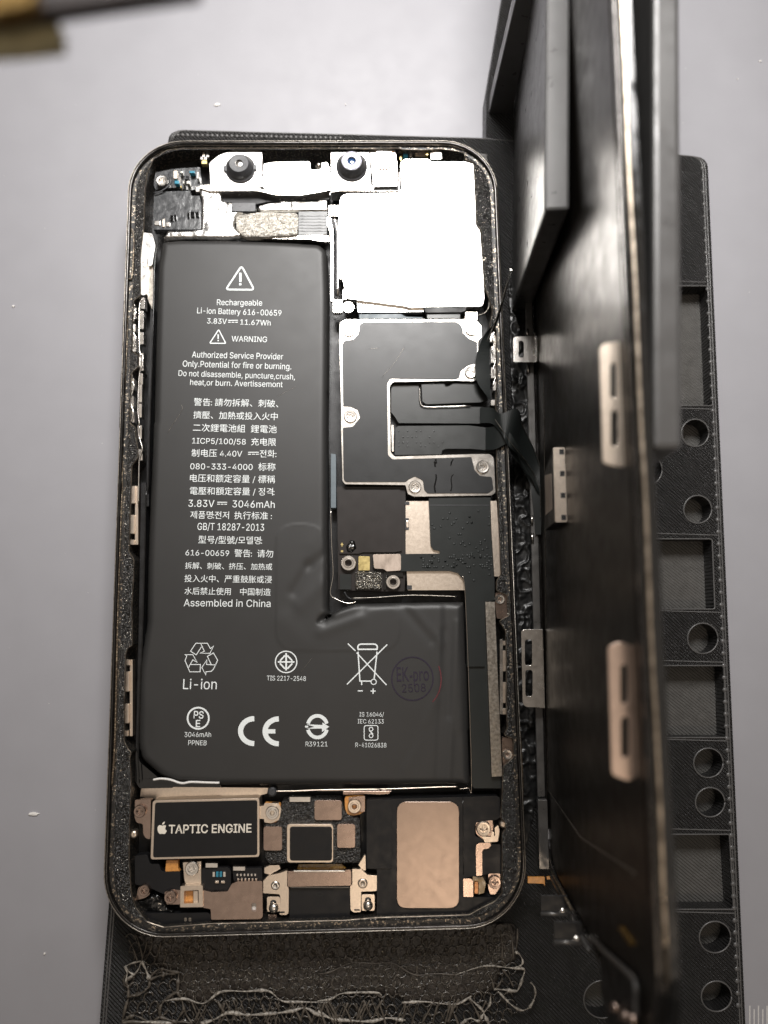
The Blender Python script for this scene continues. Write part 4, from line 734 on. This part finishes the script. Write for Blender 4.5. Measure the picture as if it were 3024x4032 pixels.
# ------------------------------------------------------------------ the display assembly standing on its edge
dp = root('display_assembly', 'black phone display standing on its long edge between the tray uprights, back towards the phone', 'phone display', tuple(OP))
def PBk(x, y, n=0):                      # where the ray meets the display's back plane, in its own (a, b)
    d = ray(x, y); o = OP + n*nn; t = ((o-CAM)@nn)/(d@nn); q = CAM+d*t-o; return (q@e1, q@e2)
def SHf(x, y, b):                        # where the ray meets a shelf at height b, in (a, n)
    d = ray(x, y); o = OP+b*e2; t = ((o-CAM)@e2)/(d@e2); q = CAM+d*t-o; return (q@e1, q@nn)
a0 = PBk(2185, 3470)[0]; a1 = a0+143; BT = 67.0
def rrect(a0, a1, b0, b1, r, n=8):
    cx, cy = (a0+a1)/2, (b0+b1)/2; return [(cx+x, cy+y) for x, y in rr((a1-a0)/2, (b1-b0)/2, r, n)]
def pl(name, pts, n0, n1, m, parent=None, bevel=.1, holes=(), **kw):
    V, Fc = prism(pts, list(holes), n0, n1, TP); return add(name, V, Fc, m, parent or dp, bevel=bevel, **kw)
glass = pl('cover_glass', rrect(a0, a1, -.6, BT, 9.5), -2.1, -1.0, m_gloss, bevel=.25)
pl('bezel', rrect(a0+.4, a1-.4, -.2, BT-.3, 9.2), -1.02, -.35, m_frame, bevel=.2, holes=[rrect(a0+1.9, a1-1.9, 1.2, BT-1.6, 8)])
pl('bezel_lip', rrect(a0+.5, a1-.5, -.1, BT-.4, 9.1), -.36, .05, m_frame, bevel=.12, holes=[rrect(a0+1.1, a1-1.1, .7, BT-1.0, 8.7)])
bk = pl('back_sheet', rrect(a0+1.2, a1-1.2, .75, BT-1.1, 8.5), -1.01, -.25, m_backp, bevel=.1)
film = [PBk(*q) for q in [(2139,1500),(2142,2000)] + K('L', [(455,60),(462,500),(480,1230)])] + [PBk(2286,3300), PBk(2500,3440), PBk(2522,3600), PBk(2528,3990)]
fo = [film[0], film[4], film[5], film[6], (film[6][0]-1, BT-9), (film[6][0]-1, BT-2.5), (a1-8, BT-2.5), (a1-8, film[0][1])]
pl('graphite_film', fil(fo, 1.2), -.26, -.12, m_backp, bevel=.03)
q = [TP(a, b, -.1) for a, b in [film[0], film[4], film[5], film[6], (film[6][0]-1, BT-9)]]; V, Fc = tube_v(q, .07, 5); add('film_edge', V, Fc, m_mott, dp)  # thin pale tube drawn as the highlight line round the film's border
# worn bezel top edge, its pale metal also standing in for a highlight
V, Fc = tube_v([TP(a0+9+i*4, BT-.25+.05*math.sin(i*2.3), -.9+.05*math.sin(i)) for i in range(32)], .30, 6); add('worn_edge', V, Fc, m_worn, dp, smooth=True)
def shelf(px, b, slots, m, th=.35, rim=0, r=.4):
    pts = fil([SHf(x, y, b) for x, y in px], r); hs = [fil([SHf(x, y, b) for x, y in s], .5) for s in slots]
    V, Fc = prism(pts, hs, b-th, b, lambda a, n, bb: TP(a, bb, n)); return add('spring_clip', V, Fc, m, dp, bevel=.1)
def sq(x0, y0, x1, y1): return [(x0,y0),(x1,y0),(x1,y1),(x0,y1)]
shelf([(2052,2484),(2065,2478),(2135,2478),(2140,2786),(2070,2784),(2058,2770)], 4.6, [sq(2067,2518,2095,2620), sq(2069,2638,2097,2742)], m_steel)
shelf([(2021,1330),(2030,1325),(2115,1322),(2117,1426),(2021,1426)], 4.6, [sq(2042,1342,2062,1408)], m_steel)
shelf([(2362,1365),(2385,1350),(2440,1345),(2490,1375),(2500,1830),(2440,1838),(2375,1822)], 62.5, [sq(2403,1428,2428,1568), sq(2406,1614,2434,1758)], m_gold_st, .5)
shelf([(2395,2545),(2440,2528),(2500,2545),(2512,3060),(2470,3076),(2410,3050)], 62.5, [sq(2444,2618,2472,2772), sq(2446,2822,2476,2985)], m_clipr, .5)
for (x0, y0, x1, y1, b, m) in ((2110,2478,2140,2786,2.2,m_steel),(2100,1322,2122,1426,2.2,m_steel),(2112,3140,2136,3412,1.5,m_bezel)):
    A = SHf(x0, y0, b); B = SHf(x1, y1, b); V, Fc = prism([(A[0],A[1]),(A[0],.1),(B[0],.1),(B[0],A[1])], [], b, b+1.7, lambda a, n, bb: TP(a, bb, n)); add('clip_foot', V, Fc, m, dp, bevel=.1)
# rail along the lower edge
V, Fc = prism([(a0+12, 1.6), (a0+12, .2), (a1-20, .2), (a1-20, 1.6)], [], 1.2, 2.0, lambda a, n, bb: TP(a, bb, n)); add('lower_rail', V, Fc, m_bezel, dp, bevel=.15)
for y in (1296, 1440, 2030, 2100):
    A = SHf(2088, y, 2.2); V, Fc = tube_v([TP(A[0], 2.3, 1.4), TP(A[0]-1.6, 2.3, 1.4)], .28, 8); add('rail_pin', V, Fc, m_steel, dp, smooth=True)
# connector block on the back
bT = PBk(2226, 1905)[1]; aa1, nT = SHf(2178, 1762, bT); aa0 = SHf(2182, 2056, bT)[0]; bL = PBk(2142, 1990, nT)[1]
V, Fc = prism(fil([(aa0, -.1), (aa0, nT), (aa1, nT), (aa1, -.1)], .25), [], bT-.5, bT, lambda a, n, bb: TP(a, bb, n)); add('connector_can', V, Fc, m_gold_st, dp, bevel=.12)
pl('connector_plate', [(aa0+.1, bL), (aa0+.1, bT-.5), (aa1-.1, bT-.5), (aa1-1.8, bL+1.5), (aa1-2.2, bL)], -.1, nT-.06, m_satin)
for i in range(4):
    a = aa0+.7+i*(aa1-aa0-1.4)/3; V, Fc = prism([(a-.4,.05),(a+.4,.05),(a+.4,.75),(a-.4,.75)], [], bT-.2, bT+.03, lambda a_, n, bb: TP(a_, bb, n)); add('can_notch', V, Fc, m_black, dp)
am = (aa0+aa1)/2; pl('tan_pad', [(am-3.4,bL+1.2),(am-3.4,bT-2.6),(am+2.2,bT-2.4),(am+3.2,bL+1.6)], nT-.08, nT+.02, m_pinkp)
# camera-speaker flexes joining phone and display
def ribbon(name, left, right, m, parent, th=.12):
    Lp = spline(left, 8); Rp = spline(right, 8); V = []; Fc = []; n = len(Lp)
    for a, b in zip(Lp, Rp): V += [a, b, b-np.array([0,0,th]), a-np.array([0,0,th])]
    for i in range(n-1):
        for j in range(4): k2 = (j+1) % 4; Fc.append((i*4+j, i*4+k2, (i+1)*4+k2, (i+1)*4+j))
    Fc += [(0,1,2,3), (4*n-1,4*n-2,4*n-3,4*n-4)]; return add(name, V, Fc, m, parent, smooth=False)
def kp(k, x, y, z): a, b = K(k, [(x, y)])[0]; return P(a, b, z)
ribbon('display_ribbon_cable', [kp('C',1180,745,-1.9), kp('C',1270,750,-.6), kp('C',1330,790,.9), kp('X',195,910,1.0), kp('X',250,1080,-1.5), kp('X',330,1240,-3.0), kp('X',395,1420,-3.6), kp('X',402,1700,-3.0), kp('X',400,2000,-3.2)],
       [kp('C',1180,858,-1.9), kp('C',1270,865,-.6), kp('C',1340,940,.9), kp('X',100,1215,.8), kp('X',170,1340,-1.5), kp('X',230,1420,-3.2), kp('X',300,1560,-4.0), kp('X',330,1750,-3.6), kp('X',350,2000,-3.6)], m_flexg, dp)
ribbon('display_ribbon_cable', [kp('C',1220,895,-2.1), kp('C',1290,880,-.6), kp('C',1330,865,.5), kp('C',1420,960,.9), kp('X',250,1340,-1.2), kp('X',340,1490,-2.4), kp('X',388,1640,-2.6)],
       [kp('C',1220,1052,-2.1), kp('C',1290,1048,-.6), kp('C',1372,1010,.4), kp('C',1400,1040,.6), kp('X',210,1330,-1.4), kp('X',310,1500,-2.7), kp('X',372,1640,-2.9)], m_flexg, dp)
V, Fc = tube_v(spline([kp('X',190,908,1.1), kp('X',250,1080,-1.35), kp('X',330,1240,-2.9), kp('X',395,1420,-3.4)]), .06, 5); add('cable_edge_glint', V, Fc, m_mott, dp)
V, Fc = tube_v(spline([kp('X',0,1000,.6), kp('X',60,1090,1.1), kp('X',150,1220,.6), kp('X',255,1345,-1.1), kp('X',345,1490,-2.3), kp('X',390,1620,-2.5), kp('X',392,1850,-2.6)]), .06, 5); add('cable_edge_glint', V, Fc, m_mott, dp)
ribbon('ear_speaker_cable', [P(2010,1060,20), P(1975,1180,9), P(1945,1270,3), P(1900,1330,.8), P(1873,1420,.2), P(1878,1500,.2), P(1925,1570,0)],
       [P(2014,1070,20), P(1982,1190,8.5), P(1955,1280,2), P(1930,1330,.3), P(1927,1420,-.2), P(1930,1500,-.2), P(1932,1575,-.2)], m_flexg, dp, .1)
V, Fc = tube_v(spline([P(2012,1062,20.1), P(1977,1182,9.1), P(1948,1272,3.1), P(1918,1345,1.4)]), [.12]*18+[.07], 5); add('cable_edge_glint', V, Fc, m_steel, dp)
# orange flex at the foot of the display
b5 = 1.5
for px, z in (([(2078,3452),(2145,3452),(2146,3490),(2140,3480),(2078,3478)], -1.2), ([(2152,3452),(2182,3450),(2184,3460),(2154,3464)], -1.0)):
    V, Fc = prism(px2(px, z), [], z-.3, z); add('orange_flex', V, Fc, m_kap, dp, bevel=.05)
# brackets and clear parts along the short lower edge
def edge_tube(pts, r, m, name='end_clip'):
    V, Fc = tube_v([TP(*p) for p in pts], r, 7); add(name, V, Fc, m, dp, smooth=True)
edge_tube([(a0-.1,6,.2),(a0-.1,36,.2)], .28, m_bezel, 'end_rail'); edge_tube([(a0+1.5,8,.5),(a0+1.5,26,.5)], .18, m_rust, 'end_rail')
for b, n in ((21, 4.2), (31.5, 4.0)):
    edge_tube([(a0-.8,b,.2),(a0-.8,b+.2,n)], .32, m_bezel); edge_tube([(a0+.2,b-1.8,.8),(a0-.6,b+.2,1.0)], .5, m_steel)
    V, Fc = prism([(a0-.8, .1), (a0+1.8, .1), (a0+1.8, n), (a0-.8, n)], [], b-.3, b, lambda a, n_, bb: TP(a, bb, n_)); add('end_shelf', V, Fc, m_black, dp, bevel=.1)
em = [PBk(*q) for q in [(2371,3737),(2502,3862),(2504,4010),(2470,4060),(2400,4040),(2372,3900)]]
pl('end_module', fil(em, .5), -.3, .2, m_satin, bevel=.1)
V, Fc = tube_v(spline([TP(*PBk(*q, .3), .3) for q in [(2330,3690),(2371,3737),(2440,3800),(2500,3866),(2504,3940),(2503,4020)]], 4), .34, 7); add('module_edge', V, Fc, m_bezel, dp, smooth=True)
for q in ((2425,3965),(2462,3998),(2492,4010)):
    a, b = PBk(*q, .5); V, Fc = tube_v([TP(a, b, .3), TP(a+.2, b+.6, .9)], .55, 8); add('solder_blob', V, Fc, m_rose, dp, smooth=True)
pl('end_pad', fil([PBk(*q) for q in [(2430,3652),(2446,3645),(2496,3718),(2480,3726)]], .3), -.2, .0, m_kapd)

# ------------------------------------------------------------------ out-of-focus tool over the mat
tl_ = root('hand_tool', 'blurred dark brown tool with an olive grip poking in at the upper left', 'tool', (-20, 20, 90))
V, Fc = prism(px2([(-260,-40),(20,-60),(150,-50),(820,-120),(790,15),(520,52),(300,84),(0,122),(-260,150)], 93.8), [], 93.8, 95); add('tool_body', V, Fc, m_toold, tl_, bevel=.5)
V, Fc = prism(px2([(-260,160),(60,152),(262,140),(268,222),(100,242),(-260,256)], 92.2), [], 92.2, 93.4); add('tool_grip', V, Fc, m_olive, tl_, bevel=.4)
zz = [(-60,-40),(-60,40)] + [(x, 40 - (x/130)*34 + (10 if i % 2 else -4)) for i, x in enumerate(range(-40, 140, 14))] + [(140,-40)]
V, Fc = prism(px2(zz, 96), [], 94.9, 96); add('serrated_edge', V, Fc, m_serr, tl_)

# ------------------------------------------------------------------ crumbs on the mat
def crumb(x, y, r, label, st=1.0, ang=0):
    c = P(x, y, -13.0); n = 8; rg = random.Random(x); V = []; Fc = []
    for i, (q, z) in enumerate(((1,-.2),(.85,.15*r),(.3,.3*r))):
        for j in range(n):
            a = 2*math.pi*j/n; t = q*r*rg.uniform(.7,1.2); u, v = t*st*math.cos(a), t*math.sin(a); V.append((c[0]+u*math.cos(ang)-v*math.sin(ang), c[1]+u*math.sin(ang)+v*math.cos(ang), -13.0+z))
    for i in range(2):
        for j in range(n): k2 = (j+1) % n; Fc.append((i*n+j, i*n+k2, (i+1)*n+k2, (i+1)*n+j))
    Fc.append(tuple(range(2*n,3*n))); o = add('crumb', V, Fc, m_crumb); props(o, label, 'crumb', 'pale crumbs on the grey mat')
crumb(854, 412, .42, 'pale crumb on the mat above the upper left corner of the phone', 1.8)
crumb(52, 1205, .3, 'tiny pale crumb on the mat near the left picture edge, left of the phone')
crumb(128, 3205, .36, 'thin white sliver on the mat left of the vibration motor', 3.2)
crumb(175, 3755, .2, 'tiny white speck on the mat left of the phone bottom corner', 1.3, 1.2)
crumb(2994, 240, .25, 'tiny reddish speck on the mat near the upper right picture corner')
crumb(2905, 310, .15, 'smallest pale speck on the mat right of the display top')
crumb(1360, 410, .15, 'smallest pale speck on the mat above the phone left of the display')
crumb(480, 2010, .2, 'tiny white speck close to the left flank of the phone', 1.8, 1.0)

fl = []; rd = random.Random(11)
for _ in range(170):
    x, y = rd.uniform(-70, 95), rd.uniform(-85, 110)
    if -39 < x < 82 and y < 82: continue
    r = rd.choice([.04,.05,.06,.09]); a = rd.uniform(0, 3); V = [(x+r*math.cos(a+t)*rd.uniform(.6,1.6), y+r*math.sin(a+t)*rd.uniform(.6,1.6), -13.16) for t in (0,1.6,3.1,4.7)]; fl.append((V+[(x,y,-13.1)], [(0,1,4),(1,2,4),(2,3,4),(3,0,4)]))
V, Fc = merge(fl); props(add('dust', V, Fc, m_crumb), 'fine pale dust scattered over the grey mat', 'dust', kind='stuff')
wire('scratch', 'N', [(322,1355),(328,1385),(300,1440),(250,1510),(215,1570)], ZT+.02, .03, m_mott, batt)
wire('scratch', 'N', [(1200,1215),(1130,1250),(1060,1290)], ZT+.01, .02, m_mott, batt)
wire('scratch', 'F', [(1230,2590),(1180,2650)], ZT+.01, .02, m_mott, batt)
